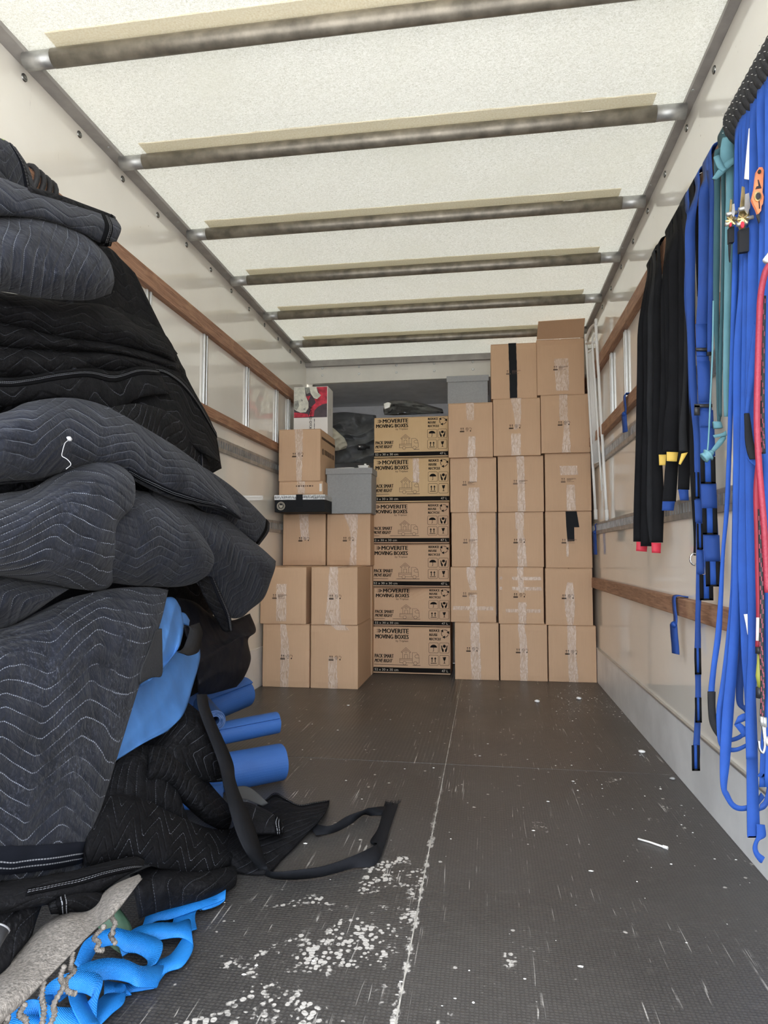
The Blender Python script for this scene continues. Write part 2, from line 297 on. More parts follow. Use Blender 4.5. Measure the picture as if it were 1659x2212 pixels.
TARP = simple('blue_cover', (0.055, 0.175, 0.44), 0.65, var=0.15, scale=12, bump=0.35, bs=22); CARPET = simple('grey_beige_carpet', (0.21, 0.188, 0.165), 0.95, var=0.5, scale=230, bump=1.0, bs=330); LEAF = simple('dull_green', (0.045, 0.10, 0.06), 0.6, var=0.3, scale=20)
FOAMG = simple('grey_felt', (0.055, 0.056, 0.058), 0.85); NYLON = simple('black_nylon', (0.006, 0.006, 0.009), 0.65, bump=0.6, bs=18, spec=0.2); ROPEB = simple('black_rope', (0.014, 0.014, 0.016), 0.6, bump=0.5, bs=200); THREAD = simple('white_thread', (0.42, 0.42, 0.43), 0.8)
HIVIS = simple('hi_vis_yellow', (0.55, 0.85, 0.05), 0.7); NAVY = simple('navy_cloth', (0.014, 0.016, 0.03), 0.8, bump=0.4, bs=30)
PINKC = simple('pink_fleck', (0.30, 0.06, 0.09), 0.7); YGREEN = simple('olive_grip', (0.30, 0.30, 0.05), 0.5)
SEAMW = simple('seam_filler', (0.38, 0.36, 0.32), 0.8, var=0.5, scale=40); DKSLOT = simple('track_slot', (0.05, 0.05, 0.05), 0.7)
# ================================================================ large structure
YB = 5.12                                   # bulkhead
def lx(z): return -1.40   # inside face of the left wall
ZR = 2.34
def quadbox(name, pts_front, off, mat, parent=None):
    v = [Vector(p) for p in pts_front] + [Vector(p) + Vector(off) for p in pts_front]
    return link(name, mesh(v, [(0, 1, 2, 3), (7, 6, 5, 4), (0, 4, 5, 1), (1, 5, 6, 2), (2, 6, 7, 3), (3, 7, 4, 0)]), mat, parent)
Y0 = 0.18
wl = struct(quadbox('wall_left', [(lx(0), Y0, 0), (lx(0), YB, 0), (lx(ZR), YB, ZR), (lx(ZR), Y0, ZR)], (-0.04, 0, 0), WALL))
wr_ = struct(quadbox('wall_right', [(0.70, Y0, 0), (0.70, Y0, ZR), (0.70, YB, ZR), (0.70, YB, 0)], (0.04, 0, 0), WALL))
rf = struct(box('ceiling', -1.44, Y0, ZR, 0.74, 5.16, ZR + 0.004, ROOF))
fl = struct(box('floor', -1.44, Y0, -0.06, 0.74, 5.16, -0.018, DARK))
SX, SY = -0.165, 2.69
FM = {k: m_floor(k) for k in ('ridged', 'smooth', 'dots', 'plain')}
for x0, x1, y0, y1, k in ((-1.40, SX, SY, YB, 'ridged'), (SX, 0.70, SY, YB, 'smooth'), (-1.40, SX, 0.24, SY, 'dots'), (SX, 0.70, 0.24, SY, 'plain')):
    box('floor_panel', x0 + 0.001, y0 + 0.001, -0.018, x1 - 0.001, y1 - 0.001, 0.0, FM[k], fl, 0.0015)
box('seam_strip', SX - 0.0035, 0.24, -0.017, SX + 0.0035, YB, -0.0006, SEAMW, fl)
# bulkhead with the opening into the space over the cab
wf = struct(box('wall_front', -1.44, YB, 0, 0.74, YB + 0.04, 1.48, WALL))
hd = struct(box('trim_1', -1.40, 5.10, 2.165, 0.72, 5.14, ZR, WHITE))
box('header_angle', -1.40, 5.065, 2.292, 0.72, 5.10, ZR, RAILG, hd, 0.002)
for x0, x1 in ((-1.44, -1.36), (0.66, 0.74)): box('side_return', x0, 5.14, 1.48, x1, 5.20, 2.17, WHITE, hd)
wk = struct(box('wall_back', -1.44, 6.0, 1.48, 0.74, 6.03, 2.20, GREYW))
for nm, b in (('luton_floor', (-1.44, YB + 0.04, 1.44, 0.74, 6.03, 1.48)), ('luton_roof', (-1.44, 5.14, 2.17, 0.74, 6.03, 2.20)), ('luton_side', (-1.44, 5.20, 1.48, -1.40, 6.0, 2.17)), ('luton_side', (0.70, 5.20, 1.48, 0.74, 6.0, 2.17))):
    box(nm, *b, GREYW, wk)
def rivet(p, n, r, parent, mat=None):
    n = Vector(n).normalized(); a = n.orthogonal().normalized(); b = n.cross(a); V = []; Fs = []
    prof = ((1.0, 0), (0.95, 0.25), (0.6, 0.42), (0.35, 0.2))
    for rr, h in prof: V += [Vector(p) + (a * math.cos(t * math.pi / 5) + b * math.sin(t * math.pi / 5)) * r * rr + n * r * h for t in range(10)]
    for k in range(len(prof) - 1):
        for t in range(10): Fs.append((k * 10 + t, k * 10 + (t + 1) % 10, (k + 1) * 10 + (t + 1) % 10, (k + 1) * 10 + t))
    Fs.append(tuple((len(prof) - 1) * 10 + t for t in range(10))); return link('rivet', mesh(V, Fs, True), mat or ALU, parent)
for i in range(8):
    for z in (2.285, 2.228): rivet((-1.268 + i * 0.295, 5.10, z), (0, -1, 0), 0.010, hd)
# cant rails under the roof edges
for s, w in ((-1, wl), (1, wr_)):
    xo = lx(2.24) if s < 0 else 0.70; xi = -1.352 if s < 0 else 0.668
    bm = bmesh.new(); bbox(bm, min(xo, xi), Y0, 2.322, max(xo, xi), 5.09, 2.3385, 0.002); fr = link('cant_rail', bm_mesh(bm), RAILG, w)
    x1 = xo
    for k in range(15):
        y = 1.23 + 0.285 * k
        if y < 5.0: rivet((x1, y, 2.292), (-s, 0, 0), 0.0125, w, RIVM)
        if y < 4.6 and k % 2 == 1: rivet(((xo + xi) / 2 - s * 0.008, y + 0.13, 2.322), (0, 0, -1), 0.006, fr, STEEL)
# roof bows with their bonding strips
for k in range(7):
    y = (1.758, 2.296, 2.882, 3.420, 3.968, 4.542, 1.20)[k]
    o = link('roof_bow', mesh(*tube([(x, y, 2.307) for x in (-1.27, -0.8, -0.3, 0.2, 0.58)], 0.0265, 16), True), RODM, rf)
    for a, b in ((-1.362, -1.27), (0.58, 0.675)): link('bow_end', mesh(*tube([(a, y, 2.307), (b, y, 2.307)], 0.0255, 16), True), STEEL, o)
    rng = random.Random(k); V = []; n = 40
    for i in range(n + 1):
        x = -1.26 + 1.83 * i / n
        V += [(x, y - 0.062 + rng.uniform(-.003, .003), ZR - .0002), (x, y + 0.062 + rng.uniform(-.003, .003), ZR - .0002), (x, y - 0.06, ZR - .003), (x, y + 0.06, ZR - .003)]
    Fs = []
    for i in range(n):
        a = i * 4; Fs += [(a + 2, a + 3, a + 7, a + 6), (a, a + 2, a + 6, a + 4), (a + 1, a + 5, a + 7, a + 3)]
    link('bonding_strip', mesh(V, Fs), STRIP, o)
# timber lash rails, cargo tracks, posts, kick plates
def rail_l(z0, z1, nm='wood_rail', mat=WOOD, th=0.032, y0=Y0, y1=YB):
    return quadbox(nm, [(lx(z0) + th, y0, z0), (lx(z0) + th, y1, z0), (lx(z1) + th, y1, z1), (lx(z1) + th, y0, z1)], (-th - 0.004, 0, 0), mat, wl)
rail_l(1.927, 1.999); rail_l(1.508, 1.558)
RX = 0.668
for z0, z1 in ((1.928, 1.998), (1.512, 1.572), (0.603, 0.666)): box('wood_rail', RX, Y0, z0, 0.702, YB, z1, WOOD, wr_, 0.003)
def track(x, s, z0, z1, par):
    parts = []; t = 0.012
    bm = bmesh.new(); h = z1 - z0; a, b = (x, x + s * t)
    lo, hi = min(a, b), max(a, b); zs0, zs1 = z0 + h * 0.30, z1 - h * 0.22
    bbox(bm, lo, Y0, z0, hi, YB, zs0, 0.0015, 1); bbox(bm, lo, Y0, zs1, hi, YB, z1, 0.0015, 1)
    y = Y0
    while y < YB: bbox(bm, lo, y, zs0, hi, min(y + 0.017, YB), zs1); y += 0.034
    r = link('cargo_track', bm_mesh(bm), STEEL, par)
    box('track_back', min(x - s * 0.001, x + s * 0.001), Y0, zs0 - .004, max(x - s * 0.001, x + s * 0.001), YB, zs1 + .004, DKSLOT, r)
for z0, z1 in ((1.361, 1.434), (0.962, 1.041)): track(lx(z0) + 0.002, 1, z0, z1, wl)
for z0, z1 in ((1.366, 1.440), (0.945, 1.016)): track(0.699, -1, z0, z1, wr_)
def post(x, s, y, z0, z1, par):
    bm = bmesh.new()
    for dy in (-0.022, 0.008): bbox(bm, min(x, x + s * 0.014), y + dy, z0, max(x, x + s * 0.014), y + dy + 0.014, z1, 0.003)
    link('post', bm_mesh(bm), ALU, par)
for y in (1.42, 2.0, 2.58, 3.16, 3.765, 4.33, 4.61): post(lx(1.72), 1, y, 1.558, 1.927, wl)
for y in (1.75, 2.35, 2.95, 3.42, 3.80, 4.35): post(0.70, -1, y, 1.572, 1.928, wr_)
quadbox('kick_plate', [(lx(0) + .006, Y0, 0), (lx(0) + .006, YB, 0), (lx(.24) + .006, YB, .24), (lx(.24) + .006, Y0, .24)], (-.006, 0, 0), KICK, wl)
box('kick_plate', 0.693, Y0, 0, 0.70, YB, 0.216, KICK, wr_, 0.0015)
box('kick_bead', 0.688, Y0, 0.216, 0.70, YB, 0.225, ALU, wr_, 0.002)
# ================================================================ print kit (flat ink on card): lists of 2-D polygons
_tc = {}
def text2d(s, bold=0.0):
    if (s, bold) in _tc: return _tc[(s, bold)]
    c = bpy.data.curves.new('t', 'FONT'); c.body = s; c.size = 1; c.offset = bold; c.resolution_u = 2
    o = bpy.data.objects.new('t', c); COL.objects.link(o); bpy.context.view_layer.update()
    e = o.evaluated_get(bpy.context.evaluated_depsgraph_get()); m = e.to_mesh()
    V = [(v.co.x, v.co.y) for v in m.vertices]; P = [tuple(p.vertices) for p in m.polygons]; e.to_mesh_clear()
    bpy.data.objects.remove(o); bpy.data.curves.remove(c)
    x0, x1 = min(v[0] for v in V), max(v[0] for v in V); y0, y1 = min(v[1] for v in V), max(v[1] for v in V)
    V = [((x - x0) / (x1 - x0), (y - y0) / (y1 - y0)) for x, y in V]; _tc[(s, bold)] = (V, P); return V, P
class Ink:
    """x to the right, y downwards, any unit"""
    def __init__(s): s.V, s.P = [], []
    def add(s, V, P):
        o = len(s.V); s.V += V; s.P += [tuple(i + o for i in p) for p in P]
    def text(s, t, x0, y0, x1, y1, bold=0.02, shear=0.0, vert=False):
        V, P = text2d(t, bold); h = y1 - y0
        if vert: s.add([(x0 + y * (x1 - x0), y1 - x * (y1 - y0)) for x, y in V], [p for p in P])
        else: s.add([(x0 + x * (x1 - x0) + shear * y * h, y1 - y * h) for x, y in V], P)
    def poly(s, pts): s.add(list(pts), [tuple(range(len(pts)))])
    def rect(s, x0, y0, x1, y1): s.poly([(x0, y0), (x0, y1), (x1, y1), (x1, y0)])
    def line(s, pts, w, close=False):
        p = list(pts) + ([pts[0]] if close else [])
        for (ax, ay), (bx, by) in zip(p, p[1:]):
            L = math.hypot(bx - ax, by - ay) or 1; dx, dy = (bx - ax) / L * w / 2, (by - ay) / L * w / 2
            s.poly([(ax - dx - dy, ay - dy + dx), (ax - dx + dy, ay - dy - dx), (bx + dx + dy, by + dy - dx), (bx + dx - dy, by + dy + dx)])
    def arc(s, cx, cy, r, a0, a1, w, n=14): s.line([(cx + r * math.cos(math.radians(a0 + (a1 - a0) * i / n)), cy + r * math.sin(math.radians(a0 + (a1 - a0) * i / n))) for i in range(n + 1)], w)
    def disc(s, cx, cy, r, n=14): s.poly([(cx + r * math.cos(2 * math.pi * i / n), cy + r * math.sin(2 * math.pi * i / n)) for i in range(n)])
    def rrect(s, x0, y0, x1, y1, r, w):
        p = []
        for cx, cy, a in ((x1 - r, y1 - r, 0), (x0 + r, y1 - r, 90), (x0 + r, y0 + r, 180), (x1 - r, y0 + r, 270)):
            p += [(cx + r * math.cos(math.radians(a + q)), cy + r * math.sin(math.radians(a + q))) for q in (0, 45, 90)]
        s.line(p, w, True)
    def arrow(s, x, y0, y1, w, hw): s.rect(x - w / 2, y0 + hw, x + w / 2, y1); s.poly([(x, y0), (x - hw, y0 + hw * 1.6), (x + hw, y0 + hw * 1.6)])
    def mesh(s, f):            # f maps (x, y) to a point
        me = mesh([f(x, y) for x, y in s.V], s.P); return me
# ================================================================ cartons
def carton(name, x0, x1, z0, z1, y, dep, label, group=None, card=None, catg='box', bulge=0.006, seed=0, flaps=True, gap=0.003, rz=0.0, dent=None, body='body'):
    card = card or CARD; w, h = x1 - x0, z1 - z0; t = thing(name, label, catg, ((x0 + x1) / 2, y + dep / 2, z0), group, rz)
    rng = random.Random(seed); th = 0.004 if flaps else 0.0; hb = h - th
    def fy(x, z):                      # front face, in the carton's own frame
        a = max(0, 1 - (2 * x / w) ** 2); b = max(0, 1 - (2 * z / hb - 1) ** 2); d = -bulge * a * b + 0.0025 * noise.noise((x * 7, z * 7, seed * 1.7))
        if dent: d += dent(x / w + 0.5, z / hb)
        return -dep / 2 + d
    N = 12; M = 10; V = []; Fs = []; idx = {}
    def vid(k, p):
        if k not in idx: idx[k] = len(V); V.append(p)
        return idx[k]
    X = [-w / 2 + 0.003 * 0 + w * i / N for i in range(N + 1)]; Z = [hb * j / M for j in range(M + 1)]
    for i in range(N + 1):
        for j in range(M + 1):
            vid((i, j, 0), (X[i], fy(X[i], Z[j]) + (0.0025 if i in (0, N) or j in (0, M) else 0), Z[j])); vid((i, j, 1), (X[i], dep / 2, Z[j]))
    for i in range(N):
        for j in range(M):
            Fs.append(((idx[(i, j, 0)]), idx[(i + 1, j, 0)], idx[(i + 1, j + 1, 0)], idx[(i, j + 1, 0)])); Fs.append((idx[(i, j, 1)], idx[(i, j + 1, 1)], idx[(i + 1, j + 1, 1)], idx[(i + 1, j, 1)]))
    for j in range(M):
        Fs.append((idx[(0, j, 1)], idx[(0, j, 0)], idx[(0, j + 1, 0)], idx[(0, j + 1, 1)])); Fs.append((idx[(N, j, 0)], idx[(N, j, 1)], idx[(N, j + 1, 1)], idx[(N, j + 1, 0)]))
    for i in range(N):
        Fs.append((idx[(i, 0, 1)], idx[(i + 1, 0, 1)], idx[(i + 1, 0, 0)], idx[(i, 0, 0)])); Fs.append((idx[(i, M, 0)], idx[(i + 1, M, 0)], idx[(i + 1, M, 1)], idx[(i, M, 1)]))
    b = link(body, mesh(V, Fs), card, t)
    bv = b.modifiers.new('bevel', 'BEVEL'); bv.width = 0.0035; bv.segments = 2; bv.limit_method = 'ANGLE'; bv.angle_limit = math.radians(50)
    if flaps:
        for s in (-1, 1):
            a, c = (-w / 2 + .001, -gap / 2) if s < 0 else (gap / 2, w / 2 - .001)
            box('top_flap', a, -dep / 2 + 0.004, hb + 0.0003, c, dep / 2 - 0.002, h, card, t, 0.001)
    t['w'], t['h'] = w, h
    return t, fy, w, h
def on_front(fy, w, h, eps=0.0012):    # unit frame of the front: u 0..1 right, v 0..1 down
    return lambda u, v: (-w / 2 + u * w, fy(-w / 2 + u * w, h * (1 - v)) - eps, h * (1 - v))
def strip_on(t, fy, w, h, pts, mat, name='tape', eps=0.0008, seed=0, jag=0.012):
    """tape on the front face: pts = (u_left, u_right, v)"""
    f = on_front(fy, w, h, eps); V = []; Fs = []; n = 24; rng = random.Random(seed)
    for i in range(n + 1):
        a = cat(pts, (len(pts) - 1) * i / n) if len(pts) > 2 else [p + (q - p) * i / n for p, q in zip(*pts)]
        j = rng.uniform(-jag, jag) * 0.5
        for k in range(4): V.append(f(a[0] + j + (a[1] - a[0] + jag * rng.uniform(-.4, .4)) * k / 3, min(max(a[2], 0.004), 0.996)))
    for i in range(n):
        for k in range(3): Fs.append((i * 4 + k, (i + 1) * 4 + k, (i + 1) * 4 + k + 1, i * 4 + k + 1))
    return link(name, mesh(V, Fs), mat, t)
def lip(t, fy, w, h, u0, u1, dep, mat=None, top=True):   # tape carried over the top of the carton
    box('tape', -w / 2 + u0 * w, -dep / 2 - 0.001, h - 0.0004, -w / 2 + u1 * w, -dep / 2 + 0.14, h + 0.0008, mat or TAPE, t)
def symbols(t, fy, w, h, u, v, kind):
    k = Ink(); a = 0.36 / w * 0.30   # scale by real width
    sx, sy = 1 / w, 1 / h
    def m(x, y): return (u + x * sx, v + y * sy)
    q = Ink()
    for x in (0.0, 0.013): q.arrow(x, -0.016, 0.004, 0.0024, 0.0045)
    q.rect(-0.008, 0.006, 0.021, 0.0085); q.rect(-0.008, 0.0095, 0.021, 0.0145)
    if kind == 'text':
        r = random.Random(int(u * 999))
        for i in range(6):
            x = 0.030; e = (0.085, 0.088, 0.07, 0.06, 0.055, 0.075)[i]; y = (-0.012, -0.0085, -0.005, -0.0015, 0.002, 0.0095)[i]
            while x < e: l = r.uniform(0.004, 0.010); q.rect(x, y, min(x + l, e), y + 0.0017); x += l + 0.0016
    else:
        q.arc(0.040, -0.006, 0.0085, 0, 360, 0.0016); q.line([(0.035, -0.011), (0.045, -0.001)], 0.0014); q.line([(0.0355, -0.003), (0.044, -0.009)], 0.0012); q.rect(0.034, 0.007, 0.046, 0.0088)
        q.arc(0.061, -0.006, 0.0075, -80, 80, 0.0016); q.arc(0.058, -0.012, 0.003, 0, 300, 0.0012); q.disc(0.062, 0.008, 0.004)
    f = on_front(fy, w, h, 0.0017); link('printed_symbols', q.mesh(lambda x, y: f(*m(x, y))), INK2 if kind == 'text' else INK, t)['kind'] = 'stuff'
YR = 4.47
def zc(py, y=YR): return at(1100, py, 'Y', y).z
def xc(px, py, y): return at(px, py, 'Y', y).x
RG = 'plain brown cartons of the right-hand block'
T = [(0.40, 0.62)]
cols = {0: [(982, 1078), (973, 1072), (975, 1072), (972, 1073), (968, 1065)], 1: [(1080, 1183), (1076, 1175), (1076, 1175), (1075, 1175), (1065, 1168), (1060, 1160)], 2: [(1184.5, 1290), (1178, 1281), (1178, 1281), (1177, 1279), (1168, 1275), (1159, 1263)]}
rows = {0: [1471, 1346, 1225, 1106, 987, 868], 1: [1471, 1348, 1225, 1106, 985, 861, 742], 2: [1474, 1350, 1227, 1105, 981, 856, 736]}
kinds = {0: 'stttg' .replace('t', 't'), 1: 'ggttgt'.replace('x', 't'), 2: 'ggttgt'}
kind = {(0, 0): 'g', (0, 1): 'text', (0, 2): 'text', (0, 3): 'text', (0, 4): 'g', (1, 0): 'g', (1, 1): 'g', (1, 2): 'g', (1, 3): 'text', (1, 4): 'g', (1, 5): 'text', (2, 0): 'g', (2, 1): 'g', (2, 2): 'text', (2, 3): 'text', (2, 4): 'g', (2, 5): 'text'}
tapes = {(0, 0): [[(.37, .56, 0), (.36, .58, .5), (.38, .60, 1)]], (0, 1): [[(.35, .56, 0), (.37, .55, .2), (.44, .58, .42)], [(.42, .58, .5), (.42, .58, .8), (.40, .60, 1)]], (0, 2): [[(.38, .56, 0), (.42, .58, .3), (.42, .60, 1)]], (0, 3): [[(.42, .60, 0), (.42, .58, .45)], [(.40, .64, .55), (.38, .62, 1)]], (0, 4): [[(.40, .58, 0), (.42, .59, .32)], [(.46, .62, .62), (.42, .60, 1)]],
         (1, 0): [[(.38, .52, 0), (.42, .58, .4), (.42, .58, 1)]], (1, 1): [[(.42, .56, 0), (.45, .57, .45)], [(.43, .62, .62), (.45, .61, 1)]], (1, 2): [[(.38, .57, 0), (.39, .57, .33)], [(.43, .53, .30), (.42, .60, .6), (.42, .62, 1)]], (1, 3): [[(.41, .58, 0), (.43, .59, .5), (.43, .60, 1)]], (1, 4): [[(.38, .60, 0), (.46, .58, .4), (.44, .52, .55)], [(.38, .58, .62), (.38, .58, 1)]],
         (2, 0): [[(.40, .58, 0), (.40, .58, .5), (.42, .62, 1)]], (2, 1): [[(.46, .58, .25), (.40, .62, .6), (.46, .58, 1)]], (2, 2): [[(.44, .50, .5), (.44, .49, .8)]], (2, 3): [[(.32, .70, .22), (.34, .72, .38)], [(.46, .64, .55), (.46, .66, 1)]], (2, 4): [[(.38, .55, 0), (.38, .55, .45)], [(.48, .58, .45), (.42, .60, 1)]], (2, 5): [[(.36, .66, .36), (.38, .67, .60), (.40, .67, .93)]]}
rn = ['bottom row', 'second row up', 'third row up', 'fourth row up', 'fifth row up', 'top']; cn = ['left column', 'middle column', 'right column']
extra = {(0, 1): ', tape band across', (1, 1): ', torn tape strips', (2, 2): ', L-shaped black tape', (2, 3): ', in shadow', (1, 3): ', thick wrinkled tape', (2, 4): ', taped full height'}
for c in (0, 1, 2):
    for r in range(len(cols[c])):
        a, b = cols[c][r]; z0 = 0.0 if r == 0 else zprev; z1 = zc(rows[c][r + 1]); zprev = z1 + 0.001
        pm = (rows[c][r] + rows[c][r + 1]) / 2; yy = YR + (0.0, 0.004, 0.010, 0.004, -0.012, -0.004)[r] + 0.006 * c
        x0, x1 = xc(a, pm, yy) + 0.0015, xc(b, pm, yy) - 0.0015; x1 = min(x1, 0.689 - (0.012 if r > 0 else 0))
        lab = f'brown carton, {rn[r]} of right-hand block, {cn[c]}' + extra.get((c, r), '')
        if (c, r) == (1, 5): lab = 'brown carton with a full strip of black tape down its front, top of middle column'
        if (c, r) == (2, 5): lab = 'brown carton with its front flap standing open, highest of the right-hand block'
        top = r == len(cols[c]) - 1
        t, fy, w, h = carton('cardboard_carton', x0, x1, z0, z1, yy, 0.455, lab, RG, seed=c * 7 + r, gap=0.004)
        for i, tp in enumerate(tapes.get((c, r), [])): strip_on(t, fy, w, h, tp, TAPE, seed=c * 11 + r + i * 5)
        if (c, r) in ((0, 0), (0, 1), (0, 2), (0, 3), (0, 4), (1, 0), (1, 1), (1, 4), (2, 0), (2, 4)): lip(t, fy, w, h, .39, .57, .465)
        if (c, r) == (0, 1): strip_on(t, fy, w, h, [(.05, .94, .71), (.05, .94, .78)], TAPE, seed=3)
        if (c, r) == (1, 1):
            for v in (.20, .38): strip_on(t, fy, w, h, [(.30, .95, v - .03), (.32, .96, v + .03)], TAPE, seed=4); strip_on(t, fy, w, h, [(.03, .09, v - .03), (.03, .09, v + .02)], TAPE, seed=5)
            strip_on(t, fy, w, h, [(.16, .93, .74), (.16, .93, .80)], TAPE, seed=6)
        if (c, r) == (2, 2):
            strip_on(t, fy, w, h, [(.44, .68, 0), (.45, .73, .285)], BTAPE, 'black_tape', 0.0014, 1, .0); strip_on(t, fy, w, h, [(.45, .62, .28), (.47, .62, .53)], BTAPE, 'black_tape', 0.0014, 2, .0)
        if (c, r) == (1, 5):
            strip_on(t, fy, w, h, [(.39, .56, 0), (.40, .57, .5), (.41, .57, 1)], BTAPE, 'black_tape', 0.0014, 1, .004); lip(t, fy, w, h, .39, .56, .465, BTAPE)
        if (c, r) == (2, 5):
            q = quadbox('raised_flap', [(-w / 2 + .002, -.228, h + .0005), (w / 2 - .002, -.228, h + .0005), (w / 2 - .010, -.36, h + .082), (-w / 2 + .004, -.36, h + .076)], (0, .002, .003), CARD, t)
        u = {0: .29, 1: .36, 2: .37}[c]; symbols(t, fy, w, h, u, .50 + .03 * ((r * 7 + c * 3) % 3 - 1), 'text' if kind[(c, r)] == 'text' else 'g')
# left-hand block
LG = 'plain brown cartons of the left-hand block'
YL = 4.05
def cbox(px0, px1, py1, z0, y, dep, lab, grp, tp=(), k='g', u=.42, v=.52, px_ref=None, gap=.003, seed=0, card=None, rz=0, h=None):
    z1 = zc(py1, y) if h is None else z0 + h; pm = px_ref or (py1 + 60)
    x0, x1 = xc(px0, pm, y), xc(px1, pm, y)
    t, fy, w, hh = carton('cardboard_carton', x0, x1, z0, z1, y, dep, lab, grp, seed=seed, gap=gap, card=card, rz=rz)
    for i, p in enumerate(tp): strip_on(t, fy, w, hh, p, TAPE, seed=seed + i)
    if k: symbols(t, fy, w, hh, u, v, k)
    return t, fy, w, hh, z1
a = cbox(567, 668, 1356, 0, YL, .47, 'plain brown carton on the floor, leftmost of the left-hand block beside the wall', LG, [[(.38, .50, 0), (.40, .58, .4), (.38, .56, 1)]], seed=21)
b = cbox(671, 773, 1356, 0, YL, .47, 'plain brown carton on the floor, front right corner of the left-hand block', LG, [[(.38, .56, .5), (.38, .58, 1)], [(.42, .72, 0), (.55, .82, .08)]], seed=22)
lip(b[0], b[1], b[2], b[3], .35, .8, .47)
c_ = cbox(562, 661, 1226, a[4] + .001, YL - .01, .47, 'plain brown carton stacked second up beside the left wall, top flaps ajar', LG, [[(.36, .58, .3), (.36, .58, .95)]], 'text', u=.30, gap=.03, seed=23)
d_ = cbox(672, 772, 1226, b[4] + .001, YL - .01, .47, 'plain brown carton stacked second up on the front right of the left-hand block', LG, [[(.40, .58, 0), (.36, .60, .5), (.30, .66, 1)]], gap=.03, seed=24)
lip(d_[0], d_[1], d_[2], d_[3], .30, .80, .47)
e1 = cbox(702, 803, 1344, 0, 4.535, .40, 'plain brown carton on the floor behind the front right of the left-hand block', LG, seed=25, k='', h=.366)
e2 = cbox(702, 803, 1226, .367, 4.535, .40, 'plain brown carton half hidden behind the second row of the left-hand block', LG, seed=26, k='', h=.372)
zt = max(d_[4], .74)
f1 = cbox(611, 703, 1107, zt + .001, 4.44, .47, 'plain brown carton under the black box with the round emblem', LG, [[(.38, .60, 0), (.44, .62, .5)]], seed=27, u=.40, v=.49)
f2 = cbox(706, 800, 1107, zt + .001, 4.44, .47, 'plain brown carton under the tall grey fabric storage box', LG, [[(.38, .72, 0), (.55, .70, .4), (.52, .68, 1)]], seed=28, u=.40, v=.49)
lip(f1[0], f1[1], f1[2], f1[3], .36, .62, .47)
# black box with silver edge and round emblem
zt = f1[4] + .001
y = 4.20; x0, x1 = xc(592, 1090, y), xc(702, 1090, y)
t = thing('flat_black_box', 'flat black box with silver patterned lid and round white emblem, on brown cartons', 'box', ((x0 + x1) / 2, y + .21, zt))
w = x1 - x0; box('body', -w / 2 + .003, -.207, 0, w / 2 - .003, .21, .078, BLKCARD, t, .002)
box('lid', -w / 2, -.21, .079, w / 2, .212, .112, SILVER, t, .002)
k = Ink(); r = random.Random(5)
for i in range(46):
    x = -w / 2 + w * (i + .5) / 46; k.arc(x, r.uniform(-.004, .004), .0045, 0, r.choice((180, 250, 360)), .0016, 6)
    if i % 2: k.line([(x - .003, -.011), (x + .003, .010)], .0014)
link('lid_pattern', k.mesh(lambda x, yy: (x, -.2112, .096 - yy)), BLKCARD, t)
k = Ink(); k.arc(0, 0, .026, 0, 360, .003, 24); k.arc(0, 0, .0185, 0, 360, .0015, 20)
for i in range(26): k.line([(.0205 * math.cos(i * .2417), .0205 * math.sin(i * .2417)), (.024 * math.cos(i * .2417 + .05), .024 * math.sin(i * .2417 + .05))], .0018)
k.poly([(-.011, -.010), (-.012, .004), (-.004, .013), (.006, .012), (.012, .003), (.010, -.009), (.004, -.004), (-.004, -.005)])
link('round_emblem', k.mesh(lambda x, yy: (-w / 2 + .046 + x, -.2085, .040 - yy)), PALE, t)
k = Ink(); k.poly([(-.005, -.003), (-.002, -.001), (-.004, .002), (-.007, .001)]); k.poly([(.005, -.003), (.007, .001), (.004, .002), (.002, -.001)]); k.poly([(-.003, .006), (.004, .006), (.001, .009)])
link('round_emblem', k.mesh(lambda x, yy: (-w / 2 + .046 + x, -.2092, .040 - yy)), BLKCARD, t)
box('black_tape', -.022, -.2125, .03, .022, .1, .1135, BTAPE, t)
zb = zt + .113
y = 4.27; s = cbox(602, 697, 1032, zb + .001, y, .36, 'shallow brown carton squeezed between the black box and a larger carton', None, [[(.42, .60, 0), (.44, .60, .9)]], '', seed=31)
k = Ink(); r = random.Random(8); x = .40
while x < .80: l = r.uniform(.015, .05); k.rect(x, .30, x + l, .40); x += l + .02
f = on_front(s[1], s[2], s[3], .0016); link('printed_symbols', k.mesh(lambda x, yy: f(x, yy)), INK2, s[0])
box('barcode_label', s[2] / 2 - .022, -.182, .025, s[2] / 2 - .006, -.1805, .075, WCARD, s[0])
g = cbox(602, 692, 914, s[4] + .001, 4.27, .43, 'largest brown carton of the left stack, under the white picture box', None, [[(.38, .58, 0), (.42, .58, .5), (.44, .56, 1)]], 'g', u=.36, v=.50, seed=32)
k = Ink(); k.line([(.1, .16), (.98, .16)], .05); r = random.Random(3)
for i in range(3): k.arc(.16, .40 + i * .02, .04, 0, 360, .012, 8)
x = .26
while x < .9: l = r.uniform(.03, .09); k.rect(x, .36, x + l, .46); x += l + .03
link('side_print', k.mesh(lambda u, v: (g[2] / 2 + .0012, -.215 + .43 * u, g[3] * (1 - v))), INK2, g[0])
